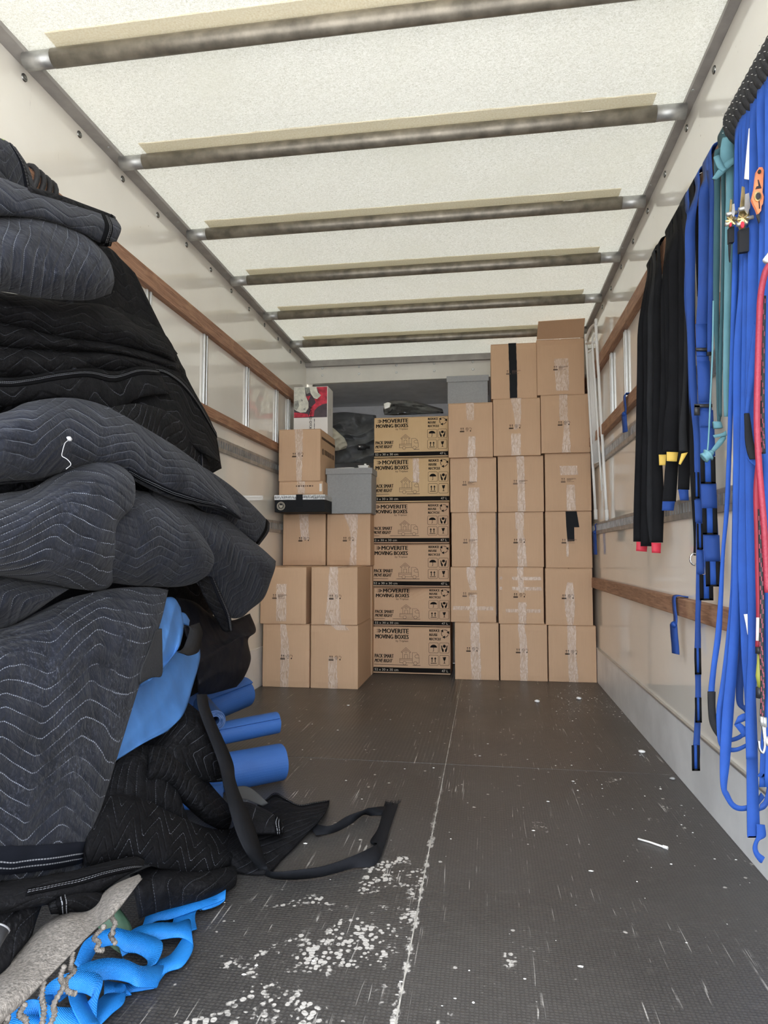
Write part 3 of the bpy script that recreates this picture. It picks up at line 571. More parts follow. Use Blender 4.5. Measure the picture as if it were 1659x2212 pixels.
# white picture box
y = 4.53; x0, x1 = xc(634.5, 870, y), xc(708, 870, y); zt = g[4] + .001; ztop = zc(819, y); w = x1 - x0; h = ztop - zt
t = thing('white_picture_box', 'upright white box with a red, black and cream picture panel, on the left stack', 'box', ((x0 + x1) / 2, y + .07, zt))
box('body', -w / 2, -.07, 0, w / 2, .09, h, WCARD, t, .002)
pz0, pz1 = h * .37, h - .004; box('picture_panel', -w / 2 + .003, -.0712, pz0, w / 2 - .005, -.07, pz1, simple('picture_dark', (.055, .035, .045), .4, var=.3, scale=20), t)
PA = lambda u, v: (-w / 2 + .003 + u * (w - .008), -.0716, pz1 - v * (pz1 - pz0))
for m_, e_, polys in ((simple('picture_red', (.55, .03, .06), .4, var=.5, scale=30), 0, [[(.68, 0), (1, 0), (1, .55), (.86, .58), (.72, .66), (.62, .78), (.6, .96), (.44, .98), (.5, .8), (.52, .66), (.66, .52), (.62, .4), (.8, .3)], [(0, .82), (.2, .84), (.42, .88), (.44, .98), (0, .99)], [(.36, .3), (.5, .28), (.44, .44)]]), (simple('picture_cream', (.66, .66, .56), .4, var=.25, scale=35), .0003, [[(0, 0), (.32, 0), (.36, .3), (.44, .5), (.44, .68), (.36, .82), (.2, .83), (.06, .76), (0, .7)], [(.46, 0), (.68, 0), (.72, .18), (.82, .28), (.7, .4), (.6, .36), (.5, .2)]]), (simple('picture_grey', (.30, .31, .27), .5, var=.4, scale=50), .0006, [[(.32, 0), (.46, 0), (.48, .18), (.38, .22)], [(0, .45), (.12, .42), (.16, .6), (.08, .74), (0, .7)], [(.2, .38), (.27, .42), (.24, .48)], [(.27, .72), (.36, .66), (.34, .76)]])):
    kk = Ink()
    for pl in polys: kk.poly([(q[0], q[1]) for q in pl[::-1]])
    link('picture_shapes', kk.mesh(lambda u, v: (lambda q: (q[0], q[1] - e_, q[2]))(PA(u, v))), m_, t)['kind'] = 'stuff'
k = Ink(); k.text('TOKYO GHOUL', -.008, 0, .010, .20, .01, vert=True)
link('title_lettering', k.mesh(lambda x, yy: (x, -.0722, .25 - yy - .04)), INK, t)
k = Ink(); r = random.Random(2)
for i in range(9): k.rect(.026, i * .008, .031, i * .008 + r.uniform(.003, .007))
link('small_lettering', k.mesh(lambda x, yy: (x, -.0722, .118 - yy)), INK, t)
k = Ink(); k.rect(-.002, 0, .002, .05); link('side_lettering', k.mesh(lambda x, yy: (w / 2 + .0012, x, .2 - yy)), INK, t)
def grey_box(x0, x1, z0, z1, y, dep, lab):
    t = thing('grey_storage_box', lab, 'storage box', ((x0 + x1) / 2, y + dep / 2, z0)); w = x1 - x0; h = z1 - z0; lh = .042
    box('body', -w / 2 + .006, -dep / 2 + .006, 0, w / 2 - .006, dep / 2 - .006, h - lh + .01, GBOX, t, .004); box('lid', -w / 2, -dep / 2, h - lh, w / 2, dep / 2, h, GBOX, t, .003); return t
zf = f2[4] + .001
gb = grey_box(xc(703, 1050, 4.40), xc(804, 1050, 4.40), zf, zc(1004, 4.40), 4.40, .40, 'tall grey fabric storage box with lid, between the left stack and the printed boxes')
ztopg = zc(1004, 4.40)
zr = zc(868, YR) + .002
grey_box(xc(965, 840, 4.52), xc(1056, 840, 4.52), zr, zc(809, 4.52), 4.50, .42, 'low grey fabric storage box with lid, on the left column of the right-hand block')
# printed removal boxes
MG = 'printed removal boxes in the middle stack'
def printed(px0, px1, py0, py1, z0, y, lab, seed, dent=None, rz=0.0, tape=False):
    z1 = zc(py0, y); pm = (py0 + py1) / 2
    t, fy, w, h = carton('printed_removal_box', xc(px0, pm, y), xc(px1, pm, y), z0, z1, y, .30, lab, MG, CARD2 if seed < 3 else CARD, seed=seed, bulge=.008, dent=dent, rz=rz)
    f = on_front(fy, w, h, .0014); P = lambda x, yy: f(min(max(x / 52, 0), 1), min(max((yy) / 30.6, 0), 1))
    def sub(Pn, m, nm, e=0.0):
        me = Pn.mesh(lambda x, yy: (lambda q: (q[0], q[1] - e, q[2]))(P(x, yy))); link(nm, me, m, t)['kind'] = 'stuff'
    k = Ink()
    for dx in (0, .16, .32):
        k.text('MOVERITE', 6.1 + dx, 1.2 + dx * .2, 23.9 + dx, 4.1 + dx * .2, 0); k.text('MOVING BOXES', 1.4 + dx, 5.0 + dx * .2, 23.9 + dx, 7.7 + dx * .2, 0)
        k.text('PACK SMART', 1.0 + dx * .7, 17.7, 13.8 + dx * .7, 20.1, 0); k.text('MOVE RIGHT', .8 + dx * .7, 20.8, 12.6 + dx * .7, 23.1, 0, .25)
    k.text('by Triplast', 15.4, 8.4, 23.9, 10.0, 0)
    for i, x in enumerate((2.1, 3.0, 4.0)): k.line([(x, 1.7), (x + 1.2, 2.7), (x, 3.7)], .12 + .2 * i)
    sub(k, INK, 'print_lettering')
    k = Ink()
    for s_, x1, yy in (('REDUCE', 44.8, 1.2), ('REUSE', 43.4, 3.9), ('RECYCLE', 45.6, 6.6)): [k.text(s_, 38 + dx, yy, x1 + dx, yy + 1.6, 0) for dx in (0, .12, .24)]
    for a0 in (20, 140, 260):
        k.arc(48.4, 3.8, 2.3, a0, a0 + 70, .35, 6); aa = math.radians(a0 + 70); cx_, cy_ = 48.4 + 2.3 * math.cos(aa), 3.8 + 2.3 * math.sin(aa); tx, ty = -math.sin(aa), math.cos(aa); nx, ny = math.cos(aa), math.sin(aa)
        k.poly([(cx_ + nx * 1.0, cy_ + ny * 1.0), (cx_ + tx * 1.8, cy_ + ty * 1.8), (cx_ - nx * 1.0, cy_ - ny * 1.0)])
    for x0 in (37.7, 44.8):
        for y0 in (9.8, 17.7): k.rrect(x0, y0, x0 + 6.3, y0 + 6.5, .7, .2)
    k.poly([(40.85 + 2.3 * math.cos(math.radians(180 + i * 18)), 12.9 + 1.9 * math.sin(math.radians(180 + i * 18))) for i in range(11)]); k.line([(40.85, 12.8), (40.85, 15.0), (40.4, 15.3)], .3)
    k.disc(48, 11.9, 1.0)
    for s_ in (-1, 1): k.poly([(48 + s_ * .5, 15.6), (48 + s_ * .4, 14.2), (48 + s_ * 1.2, 13.2), (48 + s_ * 1.5, 11.6), (48 + s_ * 2.1, 11.4), (48 + s_ * 1.9, 13.8), (48 + s_ * 1.3, 15.6)])
    for x in (39.8, 41.9): k.arrow(x, 18.9, 22.3, .5, .8)
    k.rect(38.9, 22.7, 42.8, 23.1)
    k.poly([(46.9, 18.8), (47.4, 18.8), (47.9, 19.6), (47.6, 18.8), (49.1, 18.8), (48.7, 20.6), (48.2, 21.2), (48.2, 22.5), (48.9, 22.9), (47.1, 22.9), (47.8, 22.5), (47.8, 21.2), (47.3, 20.6)])
    sub(k, INK, 'print_icons')
    k = Ink(); L = .22
    k.line([(.8, 24.5), (31.8, 24.5)], .35)
    k.line([(19.0, 16.1), (22.3, 13.2), (25.6, 16.1), (25.1, 16.6), (22.3, 14.2), (19.5, 16.6)], L, True); k.line([(20.0, 16.6), (20.0, 20.2)], L); k.line([(24.7, 16.6), (24.7, 20.2)], L); k.arc(22.3, 15.9, .7, 0, 360, L, 10); k.line([(21.3, 20.2), (21.3, 17.6), (23.3, 17.6), (23.3, 20.2)], L)
    k.line([(18.0, 20.3), (26.4, 20.3)], L); k.line([(18.0, 21.2), (26.4, 21.2)], L); k.line([(18.0, 20.3), (18.0, 23.0), (20.0, 23.0)], L); k.line([(22.6, 23.0), (27.3, 23.0)], L); k.line([(26.6, 23), (26.6, 16.4), (29.4, 16.4), (30.9, 18.0), (31.2, 20.3), (31.2, 23.0), (29.9, 23.0)], L)
    k.arc(21.3, 23.2, 1.15, 0, 360, L, 12); k.arc(28.6, 23.2, 1.15, 0, 360, L, 12); k.line([(30.8, 17.8), (28.9, 17.8), (28.2, 18.8), (28.9, 19.8), (31.1, 19.8)], L)
    sub(k, INK2, 'print_drawing')
    k = Ink()
    for i in range(12): k.rect(52 * i / 12, 26.2, 52 * (i + 1) / 12, 29.2); k.rect(52 * i / 12, 30.0, 52 * (i + 1) / 12, 30.4)
    sub(k, INK, 'print_band')
    k = Ink(); k.text('52 x 30 x 30 cm', .9, 26.9, 17.0, 28.5, 0); k.text('47 L', 46.2, 26.9, 50.4, 28.5, 0); sub(k, PALE, 'band_lettering', .0007)
    if tape: strip_on(t, fy, w, h, [(.52, .60, .01), (.53, .61, .55)], TAPE, seed=seed)
    return t, z1
YM = 4.60
def crush(u, v): return 0.055 * max(0, (v - .62) / .38) ** 1.5 * math.exp(-((u - .36) / .30) ** 2)
zz = 0.0; pos = ['lowest', 'second up', 'third up', 'fourth up', 'fifth up', 'topmost']
for i, (a_, b_, p0, p1) in enumerate(((806.5, 973, 1358, 1456), (807, 972, 1271, 1357), (805, 971.5, 1175, 1269), (803, 970, 1084, 1174), (807, 971, 985, 1082), (808, 968, 894, 984))):
    ex = ('', ' with a crushed top edge', '', ' with a shadowed lower corner', ' with a clear tape patch', '')[i]
    tt, z1 = printed(a_, b_, p0, p1, zz, YM + (0, .006, .0, -.01, .004, .0)[i], f'printed brown removal box{ex}, {pos[i]} of the middle stack', 6 - i if i < 5 else 1, crush if i == 1 else None, (0, .01, -.006, .008, -.004, .004)[i], i == 4)
    zz = z1 + .001
ZM = zz
# ================================================================ cloth kit
class Cloth:
    """soft sheet through rows of guide points; each row = (axis, start depth, end depth, [(px, py), ...])"""
    def __init__(s, rows, nu=48, nv=48, edge=(.05, .05, .05, .05), amp=.008, freq=9, bulge=0.0, folds=(), thick=.05, seed=0):
        R = []
        for ax, d0, d1, pts in rows:
            q = resample(pts, nu); R.append([tuple(at(p[0], p[1], ax, d0 + (d1 - d0) * i / (nu - 1))) for i, p in enumerate(q)])
        m = len(R) - 1; cols = []
        s.P = [[None] * nu for _ in range(nv)]
        for i in range(nu):
            c = [r[i] for r in R]
            for j in range(nv): s.P[j][i] = Vector(cat(c, m * j / (nv - 1))) if m > 1 else Vector(c[0]).lerp(Vector(c[1]), j / (nv - 1))
        s.nu, s.nv = nu, nv
        mid = nv // 2; s.Lu = sum((s.P[mid][i + 1] - s.P[mid][i]).length for i in range(nu - 1)); s.Lv = sum((s.P[j + 1][nu // 2] - s.P[j][nu // 2]).length for j in range(nv - 1))
        off = Vector((seed * 3.7, seed * 1.3, seed * 2.1))
        def rnd(d, r): return 0 if r <= 0 or d >= r else r * (1 - math.sqrt(max(0, 1 - (1 - d / r) ** 2)))
        s.Q = [[None] * nu for _ in range(nv)]; s.rd = [[None] * nu for _ in range(nv)]
        for j in range(nv):
            v = j / (nv - 1)
            for i in range(nu):
                u = i / (nu - 1); p = s.P[j][i]; d = (p - CP).normalized()
                b = rnd(v * s.Lv, edge[0]) + rnd((1 - v) * s.Lv, edge[1]) + rnd(u * s.Lu, edge[2]) + rnd((1 - u) * s.Lu, edge[3])
                b -= bulge * math.sin(math.pi * u) * math.sin(math.pi * v); q = p * freq + off
                b += amp * (noise.noise(q) + 0.5 * noise.noise(q * 2.1) + 0.25 * noise.noise(q * 4.3))
                for (a, cu, cv, ph) in folds:
                    w = noise.noise(q * 0.35) * 1.6; b += a * abs(math.sin(math.pi * (cu * u + cv * v + ph) + w)) ** 1.0
                s.Q[j][i] = p + d * b; s.rd[j][i] = d
        s.th = thick
    def build(s, name, mat, parent=None):
        nu, nv = s.nu, s.nv; V, UV, Fs = [], [], []
        for j in range(nv):
            for i in range(nu): V.append(s.Q[j][i]); UV.append((s.Lu * i / (nu - 1), s.Lv * j / (nv - 1)))
        for j in range(nv - 1):
            for i in range(nu - 1): a = j * nu + i; Fs.append((a, a + nu, a + nu + 1, a + 1))
        k = len(V); st = 4
        ring = [(0, i) for i in range(nu)] + [(j, nu - 1) for j in range(1, nv)] + [(nv - 1, i) for i in range(nu - 2, -1, -1)] + [(j, 0) for j in range(nv - 2, 0, -1)]
        c = Vector((0, 0, 0))
        for j, i in ring: c += s.Q[j][i]
        c /= len(ring); m = len(ring)
        for lay, (dep, shr) in enumerate(((s.th * .6, .015), (s.th, .12))):
            for j, i in ring:
                p = s.Q[j][i]; V.append(p.lerp(c, shr) + s.rd[j][i] * dep); UV.append((s.Lu * i / (nu - 1), s.Lv * j / (nv - 1)))
        V.append(c + s.rd[nv // 2][nu // 2] * s.th); UV.append((0, 0)); ci = len(V) - 1
        def rid(n): j, i = ring[n % m]; return j * nu + i
        for n in range(m):
            n2 = (n + 1) % m; Fs.append((rid(n), rid(n2), k + n2, k + n)); Fs.append((k + n, k + n2, k + m + n2, k + m + n)); Fs.append((k + m + n, k + m + n2, ci))
        return link(name, mesh(V, Fs, True, UV), mat, parent)
    def pt(s, u, v, out=0.0):
        x, y = min(max(u, 0), 1) * (s.nu - 1), min(max(v, 0), 1) * (s.nv - 1); i, j = min(int(x), s.nu - 2), min(int(y), s.nv - 2); fx, fy = x - i, y - j
        q = s.Q[j][i].lerp(s.Q[j][i + 1], fx).lerp(s.Q[j + 1][i].lerp(s.Q[j + 1][i + 1], fx), fy); return q - s.rd[j][i] * out
    def hem(s, side, width, mat, parent, a=0.0, b=1.0, inset=0.006, name='bound_hem', out=0.004):
        n = 40; E = []
        for k in range(n + 1):
            t = a + (b - a) * k / n
            if side == 'b': e = (s.pt(t, 1 - inset / s.Lv, out), s.pt(t, 1 - (inset + width) / s.Lv, out))
            elif side == 't': e = (s.pt(t, inset / s.Lv, out), s.pt(t, (inset + width) / s.Lv, out))
            elif side == 'r': e = (s.pt(1 - inset / s.Lu, t, out), s.pt(1 - (inset + width) / s.Lu, t, out))
            else: e = (s.pt(inset / s.Lu, t, out), s.pt((inset + width) / s.Lu, t, out))
            E.append(e)
        return ribbon(name, E, mat, parent, th=.003, per=1)
# ================================================================ things on and beside the cartons
t = thing('crumpled_black_bag', 'crumpled black plastic bag lying on the topmost printed removal box', 'bag', (-.55, 4.75, ZM))
c = Cloth([('Y', 4.80, 4.80, [(829, 880), (842, 866), (870, 864), (900, 868), (930, 876), (955, 883)]), ('Y', 4.70, 4.70, [(828, 886), (850, 874), (875, 872), (900, 876), (930, 882), (957, 887)]), ('Y', 4.64, 4.64, [(830, 896), (850, 897), (880, 896), (905, 895), (935, 894), (958, 893)])], 40, 20, (.02, .01, .02, .02), .022, 16, thick=.03, seed=2)
o = c.build('film', BAG); o.parent = t; o.matrix_parent_inverse = Matrix.Translation(t.location).inverted()
def adopt(o, t): o.parent = t; o.matrix_parent_inverse = Matrix.Translation(t.location).inverted(); return o
c = Cloth([('Y', 4.655, 4.655, [(829, 872), (838, 869), (845, 871)]), ('Y', 4.63, 4.63, [(830, 884), (837, 882), (842, 880)])], 10, 10, (.01, .01, .01, .01), .008, 30, thick=.015); adopt(c.build('pale_lining', WPL), t)
t = tag(Cloth([('Y', 5.55, 5.55, [(716, 892), (745, 890), (775, 893), (812, 897)]), ('Y', 5.40, 5.35, [(716, 925), (745, 925), (775, 935), (815, 930)]), ('Y', 5.30, 5.26, [(716, 960), (745, 955), (780, 962), (815, 955)]), ('Y', 5.22, 5.22, [(712, 1004), (745, 1000), (780, 1000), (815, 1000)])], 60, 60, (.06, .02, .03, .02), .05, 8, folds=((.11, 1.4, 3.0, .2), (.05, -2.2, 2.0, .1)), thick=.1, seed=5).build('grey_cloth_heap', CLOTHG), 'heap of dark grey cloth in the space over the cab, behind the tall grey box', 'cloth')
t = tag(Cloth([('Y', 5.17, 5.17, [(716, 922), (722, 926), (732, 935), (744, 946)]), ('Y', 5.14, 5.14, [(716, 945), (728, 950), (740, 954), (750, 960)]), ('Y', 5.13, 5.13, [(718, 972), (726, 974), (736, 972), (748, 968)])], 24, 24, (.03, .03, .02, .02), .018, 18, folds=((.02, 2, 3, 0),), thick=.05, seed=7).build('cream_cloth', CREAM), 'rumpled cream cloth showing beside the large left carton', 'cloth')
for i, (a, b, y, hgt, lab) in enumerate(((731, 766, 4.50, .010, 'flat white plastic piece on the lid of the tall grey box'), (776, 797, 4.52, .026, 'small white plastic tub on the lid of the tall grey box'))):
    x0, x1 = xc(a, 1000, y), xc(b, 1000, y); z = ztopg + .001; t = thing('plastic_piece', lab, 'plastic item', ((x0 + x1) / 2, y, z)); w = (x1 - x0) / 2
    box('body', -w, -.03, 0, w, .03, hgt, WPL, t, .003); box('rim', -w - .003, -.033, hgt - .004, w + .003, .033, hgt + .001, WPL, t, .001)
    if i: box('clip', w * .2, -.036, hgt, w * .6, -.02, hgt + .010, WPL, t, .002)
t = thing('dark_bottle', 'dark bottle with a pale mark lying on grey cloth over the cab', 'bottle', (0, 0, 0)); a, b = at(772, 966, 'Y', 5.16), at(799, 966, 'Y', 5.18)
link('bottle_body', mesh(*tube([a.lerp(b, f) for f in (0, .05, .6, .75, 1)], .02, 12, rad=[.02, .026, .026, .012, .012]), True), BLKP, t); q = a.lerp(b, .25); box('pale_mark', q.x - .012, q.y - .0275, q.z - .004, q.x + .004, q.y - .0262, q.z + .006, WCARD, t)
# folded wire airer leaning on the right wall
t = thing('wire_airer', 'white folded wire clothes airer leaning upright against the right wall beside the cartons', 'clothes airer', (0, 0, 0))
def wl_(px, py, y): return at(px, py, 'Y', y)
A0, A1 = wl_(1266, 735, 4.36), wl_(1287, 1118, 4.36); B0, B1 = wl_(1287, 702, 4.06), wl_(1311, 1120, 3.98)
fr = [A1, A0, A0.lerp(B0, .25) + Vector((0, 0, .045)), A0.lerp(B0, .6) + Vector((0, 0, .05)), B0, B1]
link('tube_frame', mesh(*tube(smooth3([A1, A1.lerp(A0, .95), A0, A0.lerp(B0, .45) + Vector((0, 0, .03)), B0, B0.lerp(B1, .06), B1], 6), .0085, 10), True), WIRE, t)
C0, C1 = wl_(1280, 745, 4.15), wl_(1300, 1060, 4.08); link('tube_frame', mesh(*tube(smooth3([C1, C1.lerp(C0, .9), C0 + Vector((0, 0, .02)), C0.lerp(B0, .6)], 5), .006, 8), True), WIRE, t)
for k in range(7):
    f = k / 6; a = wl_(1271 + 9 * f, 757 - 5 * f, 4.30 - .12 * f); b = wl_(1283.5 + 10.5 * f, 1003 - 6 * f, 4.30 - .12 * f); link('wire', mesh(*tube([a, b], .0028, 6), True), WIRE, t)
for f in (.02, 1.0):
    a = wl_(1271, 757, 4.30).lerp(wl_(1283.5, 1003, 4.30), f); b = wl_(1280, 752, 4.18).lerp(wl_(1294, 997, 4.18), f); link('cross_wire', mesh(*tube([a, b], .004, 6), True), WIRE, t)
for p in (A1, B1): link('foot_cap', mesh(*tube([p + Vector((0, 0, .05)), p - Vector((0, 0, .012))], .0115, 10), True), WPL, t)
link('hinge', mesh(*tube([A0.lerp(A1, .02), B0.lerp(B1, .09)], .0075, 8), True), WIRE, t)
# loose bits on the floor
def lump(name, px, py, r, mat, label, cat_, seed, group=None, flat=.6):
    p = at(px, py, 'Z', 0); bm = bmesh.new(); bmesh.ops.create_icosphere(bm, subdivisions=2, radius=r)
    for v in bm.verts: v.co = Vector((v.co.x * (1.3 + .5 * noise.noise(v.co * 60 + Vector((seed, 0, 0)))), v.co.y * (1 + .6 * noise.noise(v.co * 70 + Vector((0, seed, 0)))), v.co.z * flat * (1 + .6 * noise.noise(v.co * 80))))
    z0 = min(v.co.z for v in bm.verts); o = link(name, bm_mesh(bm, True), mat); o.location = (p.x, p.y, -z0); return tag(o, label, cat_, group)
FL = 'white foam crumbs on the floor'
lump('foam_crumb', 1161, 1517, .012, FOAM, 'white foam crumb on the floor in front of the right-hand block, left of two', 'foam crumb', 1, FL)
lump('foam_crumb', 1250, 1511, .013, FOAM, 'white foam crumb on the floor near the right kick plate, below the right column', 'foam crumb', 2, FL)
lump('foam_crumb', 1386, 1626, .010, FOAM, 'white foam crumb on the floor halfway along the right kick plate', 'foam crumb', 3, FL)
lump('foam_crumb', 1453, 1684, .008, simple('grey_fluff', (.3, .3, .29), .9), 'small grey ball of fluff on the floor against the right kick plate', 'fluff', 4)
lump('foam_crumb', 752, 1524, .007, FOAM, 'white paper scrap on the floor in front of the left-hand block', 'scrap', 5, flat=.25)
rng = random.Random(12); V = []; Fs = []
for i in range(420):
    u = rng.random()
    if u < .35: x, y = rng.uniform(.35, .69), rng.uniform(3.6, 4.4)
    elif u < .5: x, y = rng.uniform(.3, .66), rng.uniform(1.5, 3.6)
    else: x, y = rng.uniform(-1.0, .66), rng.uniform(1.25, 4.3)
    r = rng.choice((.0012, .0018, .0025, .004)) * rng.uniform(.7, 1.2); a = rng.uniform(0, 6.28); h = r * .5; o = len(V); e = rng.uniform(.5, 1.8)
    for k in range(5): V.append((x + r * e * math.cos(a + k * 1.257), y + r * math.sin(a + k * 1.257) * rng.uniform(.6, 1.2), .0004))
    V.append((x, y, h)); Fs += [(o + k, o + (k + 1) % 5, o + 5) for k in range(5)]
cr = link('floor_crumbs', mesh(V, Fs), FOAM, fl); cr['kind'] = 'stuff'
t = thing('cable_tie', 'clear plastic cable tie lying on the right of the floor', 'cable tie', (0, 0, 0)); a, b = at(1378, 1812, 'Z', .004), at(1432, 1829, 'Z', .004)
link('strip', mesh(*tube([a, a.lerp(b, .5) + Vector((0, .004, 0)), b], .0028, 6), True), WPL, t); link('head', mesh(*tube([b, b + (b - a).normalized() * .014], .005, 4)), WPL, t)
# ================================================================ the blankets along the left wall
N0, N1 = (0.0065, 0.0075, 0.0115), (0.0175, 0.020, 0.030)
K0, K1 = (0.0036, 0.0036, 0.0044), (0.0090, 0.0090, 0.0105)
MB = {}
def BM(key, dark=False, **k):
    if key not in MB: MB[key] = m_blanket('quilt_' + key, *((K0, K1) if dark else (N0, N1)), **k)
    return MB[key]
HEM = m_hem('quilt_hem', (0.006, 0.0065, 0.009)); HEMK = m_hem('black_quilt_hem', (0.0035, 0.0035, 0.0042))
BG = 'quilted moving blankets piled along the left wall'
def blanket(label, rows, mat, hems=(), group=BG, name='moving_blanket', cat_='blanket', **k):
    c = Cloth(rows, **k); p = c.P[c.nv - 1][c.nu // 2]; t = thing(name, label, cat_, tuple(p), group)
    qo = adopt(c.build('quilt', mat), t)
    for h in hems:
        kk = dict(h[2]) if len(h) > 2 else {}; c.hem(h[0], h[1], kk.pop('mat', HEM), qo, **kk)
    return c, t
X = lambda a, *p: ('X', a, a, list(p))
X2 = lambda a, b, *p: ('X', a, b, list(p))
# far back layer against the wall
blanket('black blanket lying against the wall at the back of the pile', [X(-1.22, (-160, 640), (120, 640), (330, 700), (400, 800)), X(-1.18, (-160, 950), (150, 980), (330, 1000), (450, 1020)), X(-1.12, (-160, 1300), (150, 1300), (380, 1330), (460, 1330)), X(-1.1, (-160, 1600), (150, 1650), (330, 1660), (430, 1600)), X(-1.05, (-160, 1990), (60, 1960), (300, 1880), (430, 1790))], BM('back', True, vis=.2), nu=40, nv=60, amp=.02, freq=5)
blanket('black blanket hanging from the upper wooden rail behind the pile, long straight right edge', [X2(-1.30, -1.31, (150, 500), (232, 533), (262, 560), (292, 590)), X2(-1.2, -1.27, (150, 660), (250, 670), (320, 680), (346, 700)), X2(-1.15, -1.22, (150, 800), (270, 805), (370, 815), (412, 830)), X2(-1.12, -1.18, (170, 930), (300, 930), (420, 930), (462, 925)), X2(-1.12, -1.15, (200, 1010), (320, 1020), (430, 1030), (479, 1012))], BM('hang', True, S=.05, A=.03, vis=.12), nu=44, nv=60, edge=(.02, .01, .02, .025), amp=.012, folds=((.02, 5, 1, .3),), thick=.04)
blanket('small black bundle with pale stitching at the top left, over the rail', [X2(-1.10, -1.2, (-120, 300), (-40, 290), (5, 300), (34, 318)), X2(-1.05, -1.2, (-120, 345), (-40, 342), (20, 345), (62, 362)), X2(-1.03, -1.2, (-120, 420), (-40, 415), (30, 420), (77, 412))], BM('top', vis=.3), [('r', .026, {'inset': .03})], nu=36, nv=30, edge=(.05, .02, .02, .05), amp=.006, seed=3)
c, t = blanket('folded black blanket edge sticking out over the rail, near the top of the pile', [X2(-.96, -1.05, (-140, 340), (-60, 366), (0, 383), (60, 406), (120, 427), (180, 449), (225, 464), (252, 474)), X2(-.93, -1.0, (-140, 400), (-60, 412), (0, 420), (60, 438), (120, 455), (180, 474), (232, 490), (262, 494)), X2(-.92, -.99, (-140, 470), (-60, 470), (0, 466), (60, 470), (120, 482), (180, 505), (215, 524), (252, 522))], BM('flap', S=.05, A=.05, P=.22, vis=.5, lint=.15), [('r', .030, {'inset': .035, 'mat': HEMK})], nu=56, nv=24, edge=(.05, .03, .03, .03), amp=.006, seed=4, thick=.06)
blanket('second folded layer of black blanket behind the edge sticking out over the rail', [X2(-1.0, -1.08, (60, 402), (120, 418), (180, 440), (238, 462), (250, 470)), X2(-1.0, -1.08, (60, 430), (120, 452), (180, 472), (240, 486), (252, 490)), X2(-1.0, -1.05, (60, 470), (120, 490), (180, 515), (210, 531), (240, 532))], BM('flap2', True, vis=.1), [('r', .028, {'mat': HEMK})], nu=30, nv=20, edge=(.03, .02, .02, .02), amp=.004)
blanket('fat faded blue-grey blanket roll bulging near the top of the pile', [X2(-.93, -1.0, (-150, 462), (0, 466), (60, 462), (120, 474), (165, 492), (205, 522)), X2(-.84, -.95, (-150, 520), (0, 520), (70, 520), (140, 528), (200, 545), (236, 562)), X2(-.82, -.93, (-150, 580), (0, 580), (70, 580), (140, 588), (205, 596), (247, 604)), X2(-.86, -.95, (-150, 628), (0, 630), (70, 642), (140, 648), (195, 648), (240, 634)), ], BM('lobe', S=.045, A=.03, P=.3, rot=1.25, vis=.55, lint=.6), nu=56, nv=44, edge=(.06, .09, .03, .07), amp=.014, freq=8, folds=((.012, 2.5, 1.2, .4),), thick=.1, seed=6)
for i, (lab, r) in enumerate((('flat dark blanket layer directly under the fat blue-grey roll', [X2(-1.0, -1.14, (-150, 612), (0, 630), (130, 652), (230, 660), (300, 704), (350, 722), (384, 764)), X2(-.92, -1.08, (-150, 645), (0, 660), (120, 690), (240, 706), (320, 735), (378, 772)), X2(-.95, -1.1, (-150, 680), (0, 700), (120, 728), (240, 744), (330, 765), (384, 790))]),
                              ('thin dark blanket layer, second under the fat blue-grey roll', [X2(-.97, -1.12, (-150, 672), (0, 690), (120, 718), (240, 736), (330, 757), (386, 782)), X2(-.93, -1.08, (-150, 700), (0, 718), (120, 738), (240, 752), (330, 775), (388, 795)), X2(-.96, -1.1, (-150, 735), (0, 752), (120, 760), (240, 765), (330, 790), (388, 812))]),
                              ('thin dark blanket layer, third under the fat blue-grey roll', [X2(-.96, -1.12, (-150, 728), (0, 744), (120, 752), (240, 757), (320, 772), (390, 800)), X2(-.91, -1.08, (-150, 762), (0, 775), (110, 778), (220, 776), (310, 786), (392, 815)), X2(-.94, -1.1, (-150, 810), (0, 822), (110, 818), (220, 806), (310, 810), (392, 850))]))):
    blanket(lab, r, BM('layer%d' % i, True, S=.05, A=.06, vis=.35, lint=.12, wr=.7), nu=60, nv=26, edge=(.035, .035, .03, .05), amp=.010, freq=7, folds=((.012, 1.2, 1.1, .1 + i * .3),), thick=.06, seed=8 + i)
# folded stack with pale-stitched edges
c, t = blanket('folded black blanket with a double-stitched edge curving over the middle of the pile', [X2(-1.04, -1.1, (120, 815), (200, 800), (262, 826), (330, 790), (380, 806), (425, 856), (468, 935)), X2(-1.02, -1.05, (120, 860), (200, 850), (262, 868), (330, 840), (375, 860), (415, 905), (470, 970)), X2(-.96, -1.0, (150, 905), (220, 910), (280, 930), (340, 930), (390, 945), (430, 975), (476, 1000))], BM('stack', True, S=.045, A=.05, vis=.35, lint=.15), [('t', .028, {'a': .28, 'inset': .02, 'mat': HEMK})], nu=60, nv=34, edge=(.04, .03, .02, .05), amp=.008, seed=12)
blanket('upper folded black blanket layer with a stitched edge, beneath the thin layers', [X2(-.92, -1.06, (-150, 800), (0, 815), (60, 812), (120, 800), (190, 794), (250, 802), (300, 790), (340, 795)), X2(-.89, -1.02, (-150, 840), (0, 840), (60, 836), (120, 826), (190, 820), (246, 832), (300, 815), (350, 815)), X2(-.9, -1.0, (-150, 890), (0, 880), (60, 870), (120, 862), (190, 870), (250, 890), (300, 860), (370, 850))], BM('stack2', True, S=.05, vis=.3, lint=.15), [('t', .026, {'inset': .016, 'mat': HEMK})], nu=56, nv=26, edge=(.03, .03, .02, .03), amp=.008, seed=13)
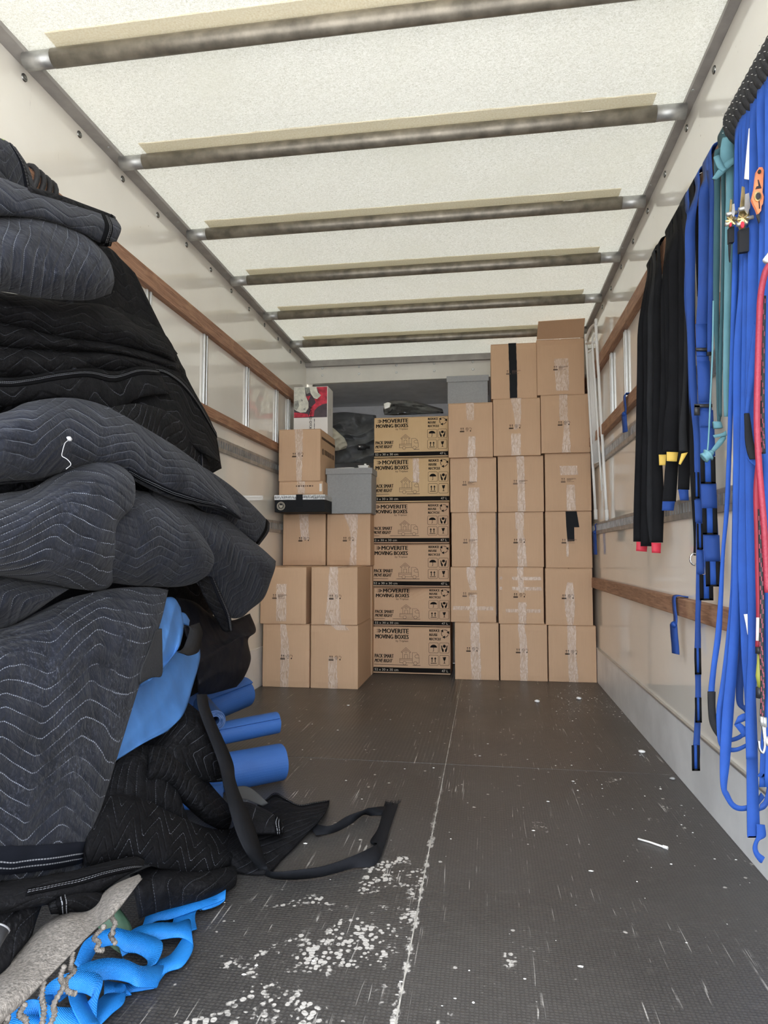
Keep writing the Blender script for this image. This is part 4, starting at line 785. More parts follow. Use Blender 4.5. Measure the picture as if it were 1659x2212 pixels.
blanket('inner fold of the stitched black blanket stack, rounded corner to the right', [X2(-.92, -1.04, (235, 880), (290, 872), (340, 880), (385, 905), (420, 950), (452, 1000)), X2(-.9, -1.02, (240, 930), (300, 925), (345, 935), (390, 965), (420, 990), (456, 1030)), X2(-.9, -1.0, (250, 960), (310, 965), (350, 975), (390, 1000), (425, 1025), (458, 1050))], BM('stack3', True, S=.04, A=.04, rot=.8, vis=.45), [('r', .028, {'inset': .09, 'mat': HEM})], nu=40, nv=26, edge=(.05, .02, .03, .04), amp=.006, seed=14)
# the two long diagonal layers
c, t = blanket('long dark blanket behind, its rounded stitched tip pointing right at the middle of the pile', [X2(-1.0, -1.0, (330, 935), (400, 985), (450, 1015), (500, 1050), (545, 1090), (583, 1130)), X2(-.97, -.96, (340, 1000), (400, 1030), (450, 1065), (500, 1100), (545, 1130), (580, 1150)), X2(-.97, -.95, (360, 1060), (410, 1085), (450, 1110), (495, 1135), (530, 1158), (560, 1178))], BM('tip2', S=.045, A=.05, rot=.7, vis=.3, lint=.2), [('r', .026, {'inset': .012, 'mat': HEMK})], nu=44, nv=30, edge=(.04, .04, .02, .05), amp=.006, thick=.06, seed=15)
c, t = blanket('broad quilted blanket draped diagonally across the pile with a torn patch of white threads', [X2(-.86, -.93, (-150, 920), (0, 893), (56, 870), (131, 859), (194, 866), (262, 892), (330, 934), (385, 968), (440, 1010), (490, 1060), (520, 1106)), X2(-.80, -.88, (-150, 960), (0, 930), (56, 912), (131, 905), (200, 915), (262, 940), (330, 975), (385, 1005), (440, 1040), (485, 1078), (521, 1114)), X2(-.79, -.87, (-150, 1000), (0, 985), (60, 970), (131, 960), (195, 965), (260, 985), (325, 1015), (380, 1040), (435, 1064), (484, 1088), (521, 1118)), X2(-.83, -.88, (-150, 1060), (0, 1040), (75, 1036), (135, 1020), (195, 1010), (255, 1020), (310, 1050), (370, 1078), (430, 1092), (484, 1100), (518, 1122))], BM('diag', S=.040, A=.06, P=.30, rot=.12, vis=.6, lint=.5), [('b', .026, {'a': .62, 'inset': .018})], nu=96, nv=48, edge=(.07, .06, .02, .035), amp=.012, freq=7, folds=((.014, 2.2, -.5, .35),), thick=.09, seed=16)
q = [at(px, py, 'X', -.80 + .008 * i) for i, (px, py) in enumerate(((150, 948), (146, 952), (140, 958), (135, 975), (134, 985), (142, 990), (149, 996), (153, 1004), (143, 1013)))]
adopt(link('loose_thread', mesh(*tube(smooth3([p - (p - CP).normalized() * .03 for p in q], 4), .0007, 5), True), THREAD), t)
bm = bmesh.new(); bmesh.ops.create_icosphere(bm, subdivisions=2, radius=.0045)
for v in bm.verts: v.co *= 1 + .6 * noise.noise(v.co * 300)
o = link('thread_tuft', bm_mesh(bm, True), THREAD); o.location = q[0] - (q[0] - CP).normalized() * .032; adopt(o, t)
# rightmost billow and the roll beside it
c, t = blanket('rightmost billow of the pile, quilted, sagging to a stitched corner above the floor rolls', [X2(-.93, -.93, (320, 1050), (380, 1075), (434, 1104), (482, 1116), (530, 1155), (570, 1188), (596, 1212)), X2(-.87, -.86, (330, 1110), (390, 1125), (440, 1150), (490, 1165), (535, 1190), (572, 1210), (594, 1228)), X2(-.88, -.86, (360, 1170), (420, 1190), (455, 1208), (495, 1220), (535, 1232), (566, 1240), (586, 1252)), X2(-.92, -.88, (400, 1222), (430, 1240), (460, 1256), (494, 1270), (526, 1280), (552, 1290), (570, 1292)), X2(-.94, -.90, (425, 1260), (445, 1286), (466, 1310), (485, 1328), (505, 1336), (524, 1332), (540, 1318))], BM('billow', S=.046, A=.05, rot=.9, vis=.35, lint=.25), nu=56, nv=50, edge=(.06, .03, .03, .05), amp=.011, freq=8, thick=.09, seed=17)
blanket('narrow stitched fold hanging below the rightmost billow', [X2(-.90, -.90, (424, 1250), (445, 1244), (462, 1246)), X2(-.88, -.87, (440, 1290), (462, 1290), (482, 1292)), X2(-.88, -.86, (462, 1330), (480, 1330), (498, 1330)), X2(-.88, -.87, (480, 1362), (490, 1366), (502, 1362))], BM('fold', True, vis=.15), [('r', .026, {'inset': .004})], nu=20, nv=36, edge=(.02, .02, .03, .02), amp=.004, thick=.05, seed=18)
blanket('plump quilted roll end to the right of the front roll', [X2(-.90, -.90, (235, 1050), (291, 1058), (330, 1066), (374, 1088), (411, 1116), (436, 1150)), X2(-.82, -.83, (235, 1110), (290, 1105), (335, 1112), (380, 1130), (420, 1152), (450, 1176)), X2(-.80, -.81, (235, 1165), (290, 1160), (340, 1165), (385, 1175), (425, 1190), (463, 1206)), X2(-.82, -.83, (235, 1215), (290, 1215), (340, 1218), (385, 1222), (422, 1228), (456, 1232)), X2(-.87, -.87, (235, 1258), (280, 1264), (330, 1267), (380, 1268), (415, 1262), (440, 1250))], BM('roll2', S=.042, A=.05, P=.26, rot=.1, vis=.6, lint=.4), nu=56, nv=56, edge=(.08, .08, .03, .08), amp=.008, freq=9, folds=((.006, 3, 2, 0),), thick=.1, seed=19)
blanket('big front quilted roll with bold white chevron stitching, left of centre of the pile', [X2(-.86, -.86, (-150, 1090), (0, 1066), (67, 1055), (123, 1022), (179, 996), (225, 987), (258, 994), (280, 1012)), X2(-.77, -.79, (-150, 1120), (0, 1105), (67, 1090), (130, 1066), (185, 1044), (232, 1032), (266, 1035), (292, 1046)), X2(-.74, -.77, (-150, 1160), (0, 1145), (67, 1130), (130, 1110), (185, 1095), (228, 1086), (258, 1084), (288, 1092)), X2(-.74, -.77, (-150, 1190), (0, 1185), (67, 1175), (130, 1162), (180, 1152), (215, 1142), (238, 1136), (257, 1130)), X2(-.76, -.78, (-150, 1220), (0, 1222), (67, 1222), (130, 1216), (178, 1208), (212, 1202), (232, 1196), (252, 1190)), X2(-.82, -.84, (-150, 1240), (0, 1248), (67, 1258), (130, 1268), (180, 1274), (215, 1276), (238, 1266), (251, 1240))], BM('front', S=.036, A=.08, P=.40, rot=-.12, vis=1.0, lint=.4, off=(.02, 0)), nu=80, nv=66, edge=(.08, .09, .02, .075), amp=.009, freq=7, folds=((.010, 3.2, 1.0, .2),), thick=.1, seed=20)
blanket('dark tucked roll at the left under the big front roll', [X2(-.84, -.86, (-150, 1238), (0, 1244), (50, 1252), (100, 1262), (150, 1272)), X2(-.78, -.82, (-150, 1290), (0, 1290), (40, 1290), (80, 1292), (115, 1294)), X2(-.83, -.85, (-150, 1345), (0, 1358), (20, 1354), (46, 1340), (76, 1322))], BM('tuck', S=.035, rot=1.2, vis=.45), nu=36, nv=30, edge=(.04, .06, .02, .04), amp=.008, thick=.08, seed=21)
# blue cover, black jacket and straps bulging out of the middle
def blue_sheet():
    t = thing('blue_cover', 'light blue crumpled fabric cover poking out beside the big hanging blanket', 'cover', tuple(at(380, 1560, 'X', -.86)))
    c = Cloth([X2(-.90, -.92, (280, 1400), (330, 1420), (390, 1405), (431, 1392)), X2(-.86, -.90, (270, 1480), (330, 1470), (385, 1440), (432, 1424)), X2(-.83, -.87, (250, 1560), (310, 1540), (370, 1510), (417, 1480)), X2(-.81, -.84, (235, 1620), (290, 1600), (345, 1570), (398, 1540)), X2(-.80, -.82, (225, 1660), (262, 1636), (310, 1606), (362, 1580))], 40, 44, (.01, .012, .01, .012), .008, 10, folds=((.012, 1.2, 1.0, .1),), thick=.012, seed=22); adopt(c.build('lower_sheet', TARP), t)
    c = Cloth([X2(-.85, -.89, (335, 1300), (362, 1290), (378, 1293), (390, 1312)), X2(-.82, -.86, (330, 1350), (352, 1352), (375, 1350), (397, 1352)), X2(-.81, -.84, (320, 1400), (345, 1408), (370, 1412), (390, 1392)), X2(-.80, -.82, (305, 1450), (330, 1446), (355, 1438), (378, 1412)), X2(-.80, -.81, (302, 1484), (318, 1474), (336, 1462), (352, 1452))], 34, 44, (.03, .02, .02, .03), .012, 14, folds=((.02, 2, 1.5, .3),), thick=.02, seed=23); adopt(c.build('upper_fold', TARP), t)
    c = Cloth([X2(-.9, -.9, (385, 1322), (400, 1325), (410, 1340)), X2(-.88, -.88, (388, 1345), (400, 1350), (408, 1352))], 12, 12, (.02, .02, .01, .02), .006, 14, thick=.02); adopt(c.build('side_fold', TARP), t)
    c = Cloth([X2(-.94, -.94, (420, 1400), (436, 1402), (444, 1404)), X2(-.93, -.93, (420, 1440), (436, 1436), (440, 1425))], 12, 12, (.01, .02, .01, .01), .006, 14, thick=.02); adopt(c.build('side_fold', TARP), t)
blue_sheet()
c, t = blanket('black padded garment with gathered cuffs bunched right of the blue cover', [X2(-1.0, -.96, (380, 1290), (420, 1300), (460, 1330), (500, 1340), (540, 1325)), X2(-.95, -.92, (400, 1370), (440, 1375), (480, 1378), (520, 1366), (553, 1362)), X2(-.92, -.90, (420, 1400), (450, 1405), (490, 1398), (520, 1384), (536, 1382)), X2(-.91, -.9, (424, 1440), (455, 1440), (490, 1436), (520, 1430), (542, 1424)), X2(-.92, -.91, (426, 1470), (455, 1472), (485, 1474), (510, 1468), (528, 1462)), X2(-.94, -.93, (428, 1500), (450, 1500), (475, 1494), (496, 1488), (511, 1484))], NYLON, name='padded_jacket', cat_='jacket', group=None, nu=56, nv=60, edge=(.03, .05, .03, .05), amp=.014, freq=11, folds=((.022, 1.0, 3.2, .2),), thick=.08, seed=24)
t = thing('black_elastic_band', 'wide black elastic band looped over the blue cover', 'strap', tuple(at(410, 1380, 'X', -.84)))
E = [((396, 1357), (430, 1345)), ((404, 1352), (437, 1366)), ((410, 1360), (434, 1385)), ((400, 1392), (428, 1408)), ((392, 1404), (410, 1416)), ((384, 1408), (396, 1412))]
adopt(ribbon('band', [(at(*a, 'X', -.85 + .006 * i), at(*b, 'X', -.84 + .004 * i)) for i, (a, b) in enumerate(E)], BLKL, None, .003), t)
c, t = blanket('dark grey ribbed cuff wedged between the hanging blanket and the blue cover', [X2(-.80, -.81, (335, 1362), (342, 1358), (350, 1358)), X2(-.79, -.80, (318, 1410), (334, 1408), (351, 1405)), X2(-.79, -.80, (302, 1446), (325, 1450), (350, 1458)), X2(-.79, -.80, (300, 1480), (312, 1472), (330, 1462))], simple('ribbed_grey', (.018, .019, .022), .85, bump=.8, bs=160), name='ribbed_cuff', cat_='cuff', group=None, nu=20, nv=26, edge=(.01, .015, .01, .01), amp=.004, thick=.03, seed=25)
# big hanging panel
c, t = blanket('large quilted blanket hanging down the front left, rows of chevron stitching and hemmed bottom', [X2(-.83, -.86, (-150, 1390), (0, 1357), (40, 1345), (90, 1318), (150, 1292), (240, 1272), (320, 1268), (364, 1274)), X2(-.76, -.80, (-150, 1440), (0, 1420), (60, 1400), (120, 1380), (180, 1362), (250, 1350), (310, 1346), (346, 1348)), X2(-.73, -.78, (-150, 1530), (0, 1520), (60, 1512), (120, 1500), (180, 1486), (230, 1478), (275, 1472), (306, 1466)), X2(-.71, -.76, (-150, 1640), (0, 1640), (60, 1636), (115, 1630), (165, 1624), (205, 1620), (232, 1630), (254, 1634)), X2(-.70, -.74, (-150, 1760), (0, 1765), (55, 1766), (105, 1766), (145, 1764), (175, 1764), (196, 1766), (212, 1768)), X2(-.70, -.73, (-150, 1900), (0, 1906), (45, 1902), (90, 1896), (125, 1890), (150, 1884), (166, 1880), (178, 1874))], BM('panel', S=.029, A=.042, P=.25, rot=.08, vis=.75, lint=.85, off=(.06, 0), wr=.7), [('b', .045, {'inset': .012, 'mat': m_hem('panel_hem', (0.010, 0.0115, 0.017))})], nu=80, nv=100, edge=(.05, .015, .02, .05), amp=.017, freq=6, bulge=.02, folds=((.012, .8, .9, .3),), thick=.03, seed=26)
# lower dark blankets
c, t = blanket('black quilted blanket corner with a double white hem, above the rolled blue mats', [X2(-.90, -.86, (300, 1650), (340, 1600), (375, 1560), (405, 1516)), X2(-.84, -.80, (320, 1640), (360, 1610), (400, 1570), (442, 1550)), X2(-.80, -.77, (350, 1640), (390, 1630), (430, 1612), (470, 1604)), X2(-.79, -.75, (390, 1665), (430, 1658), (468, 1648), (500, 1644)), X2(-.79, -.75, (440, 1690), (462, 1690), (488, 1686), (506, 1672))], BM('lower', True, S=.04, A=.05, rot=.6, vis=.4, lint=.3), [('b', .024, {'a': .45, 'inset': .006, 'mat': HEMK})], nu=48, nv=50, edge=(.03, .02, .03, .035), amp=.010, thick=.06, seed=27)
for i, (lab, r) in enumerate((('deep black fold running down from the hemmed corner, left of the long strap', [X2(-.84, -.78, (320, 1610), (380, 1610), (420, 1650), (460, 1700), (500, 1745)), X2(-.78, -.72, (320, 1660), (370, 1660), (410, 1700), (450, 1740), (500, 1772)), X2(-.80, -.74, (310, 1700), (360, 1706), (400, 1740), (440, 1775), (490, 1800))]), ('inner black fold in the hollow behind the big hanging blanket', [X2(-.86, -.82, (215, 1690), (260, 1640), (310, 1610), (370, 1640)), X2(-.82, -.76, (205, 1740), (260, 1700), (320, 1690), (390, 1720)), X2(-.80, -.74, (200, 1790), (260, 1760), (330, 1750), (410, 1780))]))):
    blanket(lab, r, BM('inner%d' % i, True, S=.03, A=.02, rot=1.2, vis=.22, wr=.9), nu=44, nv=34, edge=(.06, .06, .03, .05), amp=.014, freq=11, thick=.08, seed=28 + i)
c, t = blanket('black blanket with zigzag white stitching slumped near the floor under the hollow', [X2(-.80, -.72, (190, 1740), (250, 1712), (310, 1722), (370, 1752), (430, 1782), (480, 1792), (515, 1786)), X2(-.75, -.68, (185, 1790), (250, 1760), (310, 1768), (370, 1796), (430, 1818), (480, 1826), (524, 1820)), X2(-.72, -.65, (180, 1840), (245, 1820), (310, 1822), (370, 1842), (430, 1856), (475, 1856), (515, 1842)), X2(-.73, -.65, (180, 1890), (240, 1876), (300, 1866), (360, 1880), (420, 1892), (465, 1890), (508, 1872))], BM('zig', True, S=.055, A=.085, P=.11, rot=-.15, vis=.8, lint=.15, wr=.4), nu=66, nv=44, edge=(.05, .04, .03, .05), amp=.009, freq=8, thick=.07, seed=30)
c, t = blanket('black blanket end lying on the floor behind the blue webbing heap', [X2(-.74, -.62, (280, 1890), (340, 1868), (400, 1874), (450, 1880), (510, 1868)), X2(-.70, -.60, (290, 1930), (345, 1910), (400, 1910), (455, 1912), (512, 1896)), X2(-.70, -.61, (300, 1985), (350, 1968), (400, 1955), (455, 1940), (508, 1920))], BM('floorend', True, S=.05, rot=1.1, vis=.2), nu=44, nv=26, edge=(.05, .04, .03, .04), amp=.012, freq=9, folds=((.015, 2.2, .4, .2),), thick=.06, seed=31)
Z = lambda a, b, *p: ('Z', a, b, list(p))
c, t = blanket('black blanket corner spread flat on the floor, stitched edge toward the cartons', [Z(.03, .012, (500, 1790), (540, 1750), (571, 1729), (594, 1712), (618, 1724), (646, 1738), (678, 1733), (712, 1728)), Z(.05, .03, (490, 1820), (540, 1790), (580, 1772), (612, 1764), (636, 1762), (660, 1762), (684, 1758), (706, 1750)), Z(.045, .025, (490, 1850), (540, 1828), (580, 1814), (612, 1804), (636, 1800), (654, 1796), (674, 1786), (692, 1772)), Z(.012, .008, (495, 1885), (540, 1890), (568, 1890), (588, 1882), (606, 1862), (622, 1846), (645, 1822), (668, 1797))], BM('floor', True, S=.05, A=.03, rot=.3, vis=.3, lint=.25), [('t', .022, {'a': .3, 'inset': .006, 'mat': HEMK})], nu=56, nv=40, edge=(.015, .015, .02, .015), amp=.012, freq=11, thick=.012, seed=32)
c, t = blanket('small stitched black blanket flap lying on the spread corner on the floor', [Z(.12, .08, (500, 1740), (530, 1732), (560, 1742), (590, 1758), (612, 1779)), Z(.12, .07, (510, 1775), (540, 1770), (570, 1776), (595, 1786), (614, 1792)), Z(.09, .06, (520, 1806), (548, 1803), (575, 1802), (598, 1802), (613, 1800))], BM('floorflap', True, S=.05, A=.01, rot=1.3, vis=.5), [('r', .02, {'inset': .01, 'mat': HEMK})], nu=36, nv=24, edge=(.02, .02, .02, .03), amp=.006, thick=.04, seed=33)
tag(Cloth([Z(.12, .06, (505, 1700), (530, 1698), (550, 1708), (580, 1735)), Z(.11, .05, (512, 1725), (532, 1728), (550, 1735), (568, 1742))], 20, 14, (.006, .006, .006, .006), .004, thick=.01).build('grey_felt_sheet', FOAMG), 'dark grey felt sheet sticking out under the lowest blue roll', 'felt sheet')
# black hemmed blankets over the carpet
c, t = blanket('black blanket with double-stitched hem curling over the carpet offcut', [X2(-.72, -.66, (-150, 1930), (0, 1905), (80, 1895), (160, 1880), (230, 1862), (290, 1850), (312, 1858)), X2(-.66, -.62, (-150, 1960), (0, 1940), (80, 1925), (160, 1908), (225, 1890), (270, 1880), (306, 1874)), X2(-.64, -.61, (-150, 2000), (0, 1975), (70, 1960), (140, 1950), (190, 1940), (225, 1925), (262, 1896))], BM('curl', True, S=.06, vis=.1), [('t', .024, {'a': .45, 'inset': .05, 'mat': HEMK})], nu=56, nv=30, edge=(.05, .05, .02, .03), amp=.008, thick=.06, seed=34)
blanket('black blanket fold resting on the carpet offcut, short white hem stitches', [X2(-.66, -.62, (100, 1940), (140, 1925), (185, 1920), (225, 1925), (236, 1935)), X2(-.62, -.60, (105, 1960), (145, 1945), (185, 1945), (220, 1950), (236, 1955)), X2(-.63, -.61, (110, 1975), (150, 1975), (185, 1988), (212, 1988), (230, 1968))], BM('rest', True, vis=.1), [('l', .022, {'inset': .02, 'mat': HEMK})], nu=30, nv=24, edge=(.03, .04, .02, .03), amp=.006, thick=.05, seed=35)
blanket('dark blanket mass in the lower left corner under the hanging panel', [X2(-.72, -.72, (-160, 1900), (0, 1905), (60, 1900), (100, 1895)), X2(-.66, -.66, (-160, 1980), (0, 1965), (60, 1950), (95, 1940)), X2(-.62, -.64, (-160, 2060), (0, 2040), (40, 2010), (80, 1985)), X2(-.60, -.62, (-160, 2160), (0, 2110), (30, 2070), (70, 2020))], BM('mass', True, S=.05, rot=1.0, vis=.15), nu=34, nv=40, edge=(.04, .03, .02, .04), amp=.014, thick=.06, seed=36)
t = thing('black_roll', 'black roll with a pale end ring in the lower left corner', 'roll', tuple(at(0, 2010, 'X', -.60))); a, b = at(-30, 2060, 'X', -.60), at(2, 2006, 'X', -.60)
adopt(link('roll_body', mesh(*tube([a, b], .011, 16), True), BLKP), t); adopt(link('end_ring', mesh(*tube([b - (b - a).normalized() * .001, b + (b - a).normalized() * .001], .0115, 16), True), simple('dull_ring', (.16, .16, .165), .6)), t)
# carpet offcut with frayed edge
def carpet():
    c = Cloth([X2(-.66, -.60, (-60, 2150), (0, 2085), (40, 2050), (80, 2010), (120, 1980), (150, 1968), (190, 1960), (240, 1915), (300, 1888)), X2(-.60, -.575, (-60, 2170), (0, 2125), (50, 2090), (90, 2055), (130, 2025), (160, 2005), (200, 1985), (250, 1930), (304, 1892)), X2(-.56, -.555, (-60, 2230), (0, 2170), (60, 2130), (105, 2095), (145, 2058), (175, 2030), (206, 2006), (256, 1950), (306, 1900)), X2(-.55, -.55, (-60, 2300), (0, 2214), (50, 2168), (90, 2126), (130, 2086), (165, 2050), (200, 2012), (250, 1972), (308, 1896))], 90, 36, (.03, .012, .02, .012), .004, 12, thick=.02, seed=37)
    t = thing('carpet_offcut', 'grey beige carpet offcut with a frayed fringe in the lower left corner', 'carpet', tuple(c.pt(.4, 1))); adopt(c.build('pile', CARPET), t)
    rng = random.Random(9)
    for u, L in ((.24, .05), (.33, .07), (.45, .11), (.54, .09), (.60, .05), (.75, .03), (.12, .05), (.82, .035)):
        p = c.pt(u, .995, .004); q = [p + Vector((rng.uniform(-.006, .006), rng.uniform(-.006, .006) - .002 * k, -L * k / 6)) for k in range(7)]; q[-1].x += .012
        sm = smooth3(q, 8); adopt(link('frayed_yarn', mesh(*tube(sm, .003, 6, rad=[.0026 + .0016 * (k % 2) for k in range(len(sm))]), True), CARPET), t)
carpet()
p = at(250, 1998, 'Z', .05); V = []; Fs = []
for j in range(9):
    for i in range(9):
        u, v = i / 4 - 1, j / 4 - 1; w = max(0, 1 - abs(v) ** 2) * .030; V.append((p.x + .05 * v * .6 + u * w, p.y - .02 * v + .01 * u, p.z - .035 * v - .02 * u * u * w * 10 + .004 * math.cos(u * 3)))
for j in range(8):
    for i in range(8): Fs.append((j * 9 + i, j * 9 + i + 1, j * 9 + i + 10, j * 9 + i + 9))
o = link('green_scrap', mesh(V, Fs, True), LEAF); o.modifiers.new('thick', 'SOLIDIFY').thickness = .003; tag(o, 'dull green leaf-shaped scrap between the carpet and the blue webbing', 'scrap')
# rolled blue mats
def roll(a, b, R, label, turns=4, name='rolled_mat', mat=MAT, seam=True):
    a, b = Vector(a), Vector(b); d = (b - a).normalized(); u = d.orthogonal().normalized(); w = d.cross(u); t = thing(name, label, 'rolled mat', tuple(a), 'rolled blue mats at the foot of the pile')
    th = R * .13; n = turns * 44; V = []; Fs = []
    def rr(k): return R - th * 1.12 * (1 - k / n) * turns
    K = [k for k in range(n + 1) if rr(k) > R * .18]
    for k in K:
        an = 2 * math.pi * k / 44; dr = u * math.cos(an) + w * math.sin(an); r = rr(k)
        for f, ax in ((0, 0), (0, 1), (1, 1), (1, 0)): V.append((a if ax == 0 else b) + dr * (r - th * f) + d * (noise.noise((k * .15, R * 30, ax * 7)) * .004))
    m = len(K)
    for i in range(m - 1):
        for q in range(4): Fs.append((i * 4 + q, i * 4 + (q + 1) % 4, (i + 1) * 4 + (q + 1) % 4, (i + 1) * 4 + q))
    Fs += [(3, 2, 1, 0), tuple((m - 1) * 4 + q for q in range(4))]
    adopt(link("mat_sheet", mesh(V, Fs, False), mat), t); return t
roll((-1.12, 2.06, .072), (-.742, 2.40, .072), .0705, 'thickest rolled blue mat, lowest of the rolls beside the pile, with a pale scuff')
roll((-1.10, 2.20, .168), (-.80, 2.52, .176), .043, 'slim rolled blue mat lying on top of the thickest blue roll')
roll((-1.20, 2.15, .20), (-1.02, 2.76, .235), .068, 'rolled blue mat pointing up toward the cartons, highest of the blue rolls')
bq = at(466, 1557, 'Y', 2.16)
roll((bq.x - .16, bq.y + .26, bq.z - .01), bq, .036, 'small blue roll with its dark spiral end facing out, under the highest roll', mat=simple('dark_blue_mat', (.02, .06, .17), .6))
roll((-1.02, 2.02, .06), (-.835, 2.08, .055), .040, 'short blue roll end tucked under the hemmed blanket corner')
o = thing('pile_base_box', 'black edge showing under the thickest blue roll', 'box', (-.93, 2.42, 0)); box('body', -.10, -.05, 0, .06, .05, .012, BLKP, o, .002); box('rim', -.10, -.055, 0.0121, .06, -.045, .016, BLKP, o)
# long black strap over the pile and along the floor
BLKS = m_web('strap_black', (0.008, 0.009, 0.0115), (0.013, 0.014, 0.0175), 0.7)
t = thing('long_black_strap', 'long wide black strap falling from the pile and twisting across the floor', 'strap', tuple(at(585, 1889, 'Z', 0)))
E = [(at(425, 1500, 'X', -.80), at(446, 1500, 'X', -.80)), (at(432, 1540, 'X', -.78), at(456, 1540, 'X', -.78)), (at(470, 1640, 'X', -.74), at(500, 1640, 'X', -.73)), (at(482, 1690, 'X', -.70), at(508, 1685, 'X', -.69)), (at(494, 1740, 'X', -.66), at(524, 1730, 'X', -.65)), (at(512, 1800, 'X', -.62), at(548, 1785, 'X', -.61)), (at(534, 1845, 'X', -.59), at(564, 1835, 'X', -.58)), (at(562, 1880, 'Z', .012), at(577, 1872, 'Z', .020)), (at(588, 1896, 'Z', .004), at(590, 1884, 'Z', .028)), (at(640, 1899, 'Z', .003), at(642, 1880, 'Z', .035)), (at(700, 1892, 'Z', .003), at(704, 1870, 'Z', .030)), (at(760, 1876, 'Z', .003), at(764, 1848, 'Z', .030)), (at(812, 1866, 'Z', .004), at(814, 1824, 'Z', .016)), (at(834, 1816, 'Z', .010), at(800, 1818, 'Z', .004)), (at(842, 1790, 'Z', .006), at(818, 1786, 'Z', .006)), (at(860, 1738, 'Z', .004), at(832, 1732, 'Z', .004))]
adopt(ribbon('webbing', E, BLKS, None, .003), t)
E = [(at(833, 1742, 'Z', .006), at(828, 1760, 'Z', .004)), (at(800, 1745, 'Z', .030), at(803, 1762, 'Z', .004)), (at(782, 1752, 'Z', .032), at(784, 1760, 'Z', .004)), (at(748, 1764, 'Z', .028), at(752, 1784, 'Z', .004)), (at(712, 1784, 'Z', .026), at(716, 1800, 'Z', .004)), (at(664, 1776, 'Z', .012), at(682, 1804, 'Z', .010))]
adopt(ribbon('webbing', E, BLKS, None, .003), t)
V = ([], []); rng = random.Random(4)
for i in range(40):
    p = at(832 + rng.uniform(0, 28), 1738, 'Z', .005); V = join(V, tube([p, p + Vector((rng.uniform(-.01, .012), rng.uniform(.01, .035), rng.uniform(0, .006)))], .0006, 3))
o = adopt(link('frayed_end', mesh(*V), BLKL), t); o['kind'] = 'stuff'
# heap of light blue webbing
t = thing('blue_webbing_heap', 'bright blue woven strap heaped in loops on the floor, lower left', 'strap', tuple(at(250, 2120, 'Z', 0)))
LP = [[((305, 2010), (300, 2018), .03), ((325, 1965), (332, 1985), .05), ((360, 1955), (368, 1978), .05), ((420, 1930), (430, 1955), .04), ((468, 1907), (468, 1940), .03), ((487, 1912), (486, 1935), .03), ((478, 1942), (474, 1952), .02), ((430, 1952), (440, 1962), .03), ((398, 1966), (420, 1965), .03), ((382, 1990), (412, 1985), .03), ((386, 2020), (416, 2010), .02)],
      [((255, 2040), (262, 2060), .03), ((300, 2010), (310, 2032), .05), ((345, 2000), (352, 2022), .05), ((380, 2000), (390, 2020), .04), ((412, 2000), (416, 2035), .03), ((380, 2060), (392, 2080), .02), ((345, 2080), (358, 2095), .02), ((300, 2100), (312, 2122), .02)],
      [((165, 2085), (180, 2100), .05), ((190, 2035), (205, 2050), .07), ((240, 2012), (246, 2035), .07), ((280, 2020), (272, 2048), .06), ((310, 2025), (300, 2052), .05), ((345, 2045), (325, 2070), .04), ((330, 2085), (310, 2098), .03), ((290, 2095), (270, 2075), .03)],
      [((120, 2140), (125, 2160), .04), ((165, 2100), (175, 2122), .06), ((220, 2080), (228, 2108), .06), ((270, 2082), (272, 2112), .06), ((305, 2096), (300, 2124), .05), ((345, 2095), (340, 2124), .02), ((358, 2100), (330, 2128), .012), ((290, 2128), (282, 2140), .01), ((225, 2125), (225, 2145), .02)],
      [((60, 2200), (70, 2215), .04), ((110, 2130), (125, 2148), .06), ((160, 2108), (168, 2136), .07), ((200, 2110), (196, 2142), .07), ((217, 2125), (200, 2150), .06), ((205, 2165), (185, 2175), .04), ((200, 2210), (172, 2215), .02)],
      [((230, 2140), (245, 2150), .01), ((270, 2130), (280, 2145), .02), ((262, 2160), (240, 2150), .02), ((235, 2185), (215, 2170), .02), ((205, 2215), (180, 2205), .015), ((160, 2260), (140, 2240), .01)],
      [((20, 2200), (35, 2220), .05), ((70, 2165), (85, 2185), .06), ((110, 2180), (105, 2205), .06), ((150, 2185), (150, 2212), .05), ((190, 2180), (200, 2210), .03)],
      [((90, 2150), (108, 2150), .07), ((92, 2190), (112, 2186), .06), ((104, 2230), (128, 2226), .04)], [((150, 2130), (168, 2124), .05), ((160, 2170), (182, 2164), .05), ((185, 2220), (208, 2214), .03)],
      [((0, 2220), (10, 2240), .06), ((60, 2200), (66, 2226), .06), ((120, 2215), (122, 2240), .04)]]
for i, lp in enumerate(LP): adopt(ribbon('webbing_loop', [(at(a[0] * 1.3 - b[0] * .3, a[1] * 1.3 - b[1] * .3, 'Z', max(z * .9, .008)), at(b[0] * 1.3 - a[0] * .3, b[1] * 1.3 - a[1] * .3, 'Z', max(z * .6, .005))) for a, b, z in lp], BLUEL, None, .0025, seed=i), t)
V = ([], []); rng = random.Random(6)
for i in range(22):
    p = at(428 + rng.uniform(-4, 6), 1960, 'Z', .012); V = join(V, tube([p, p + Vector((rng.uniform(-.004, .02), rng.uniform(-.012, .008), rng.uniform(-.006, .008)))], .0007, 3))
o = adopt(link('frayed_end', mesh(*V), BLUEL), t); o['kind'] = 'stuff'
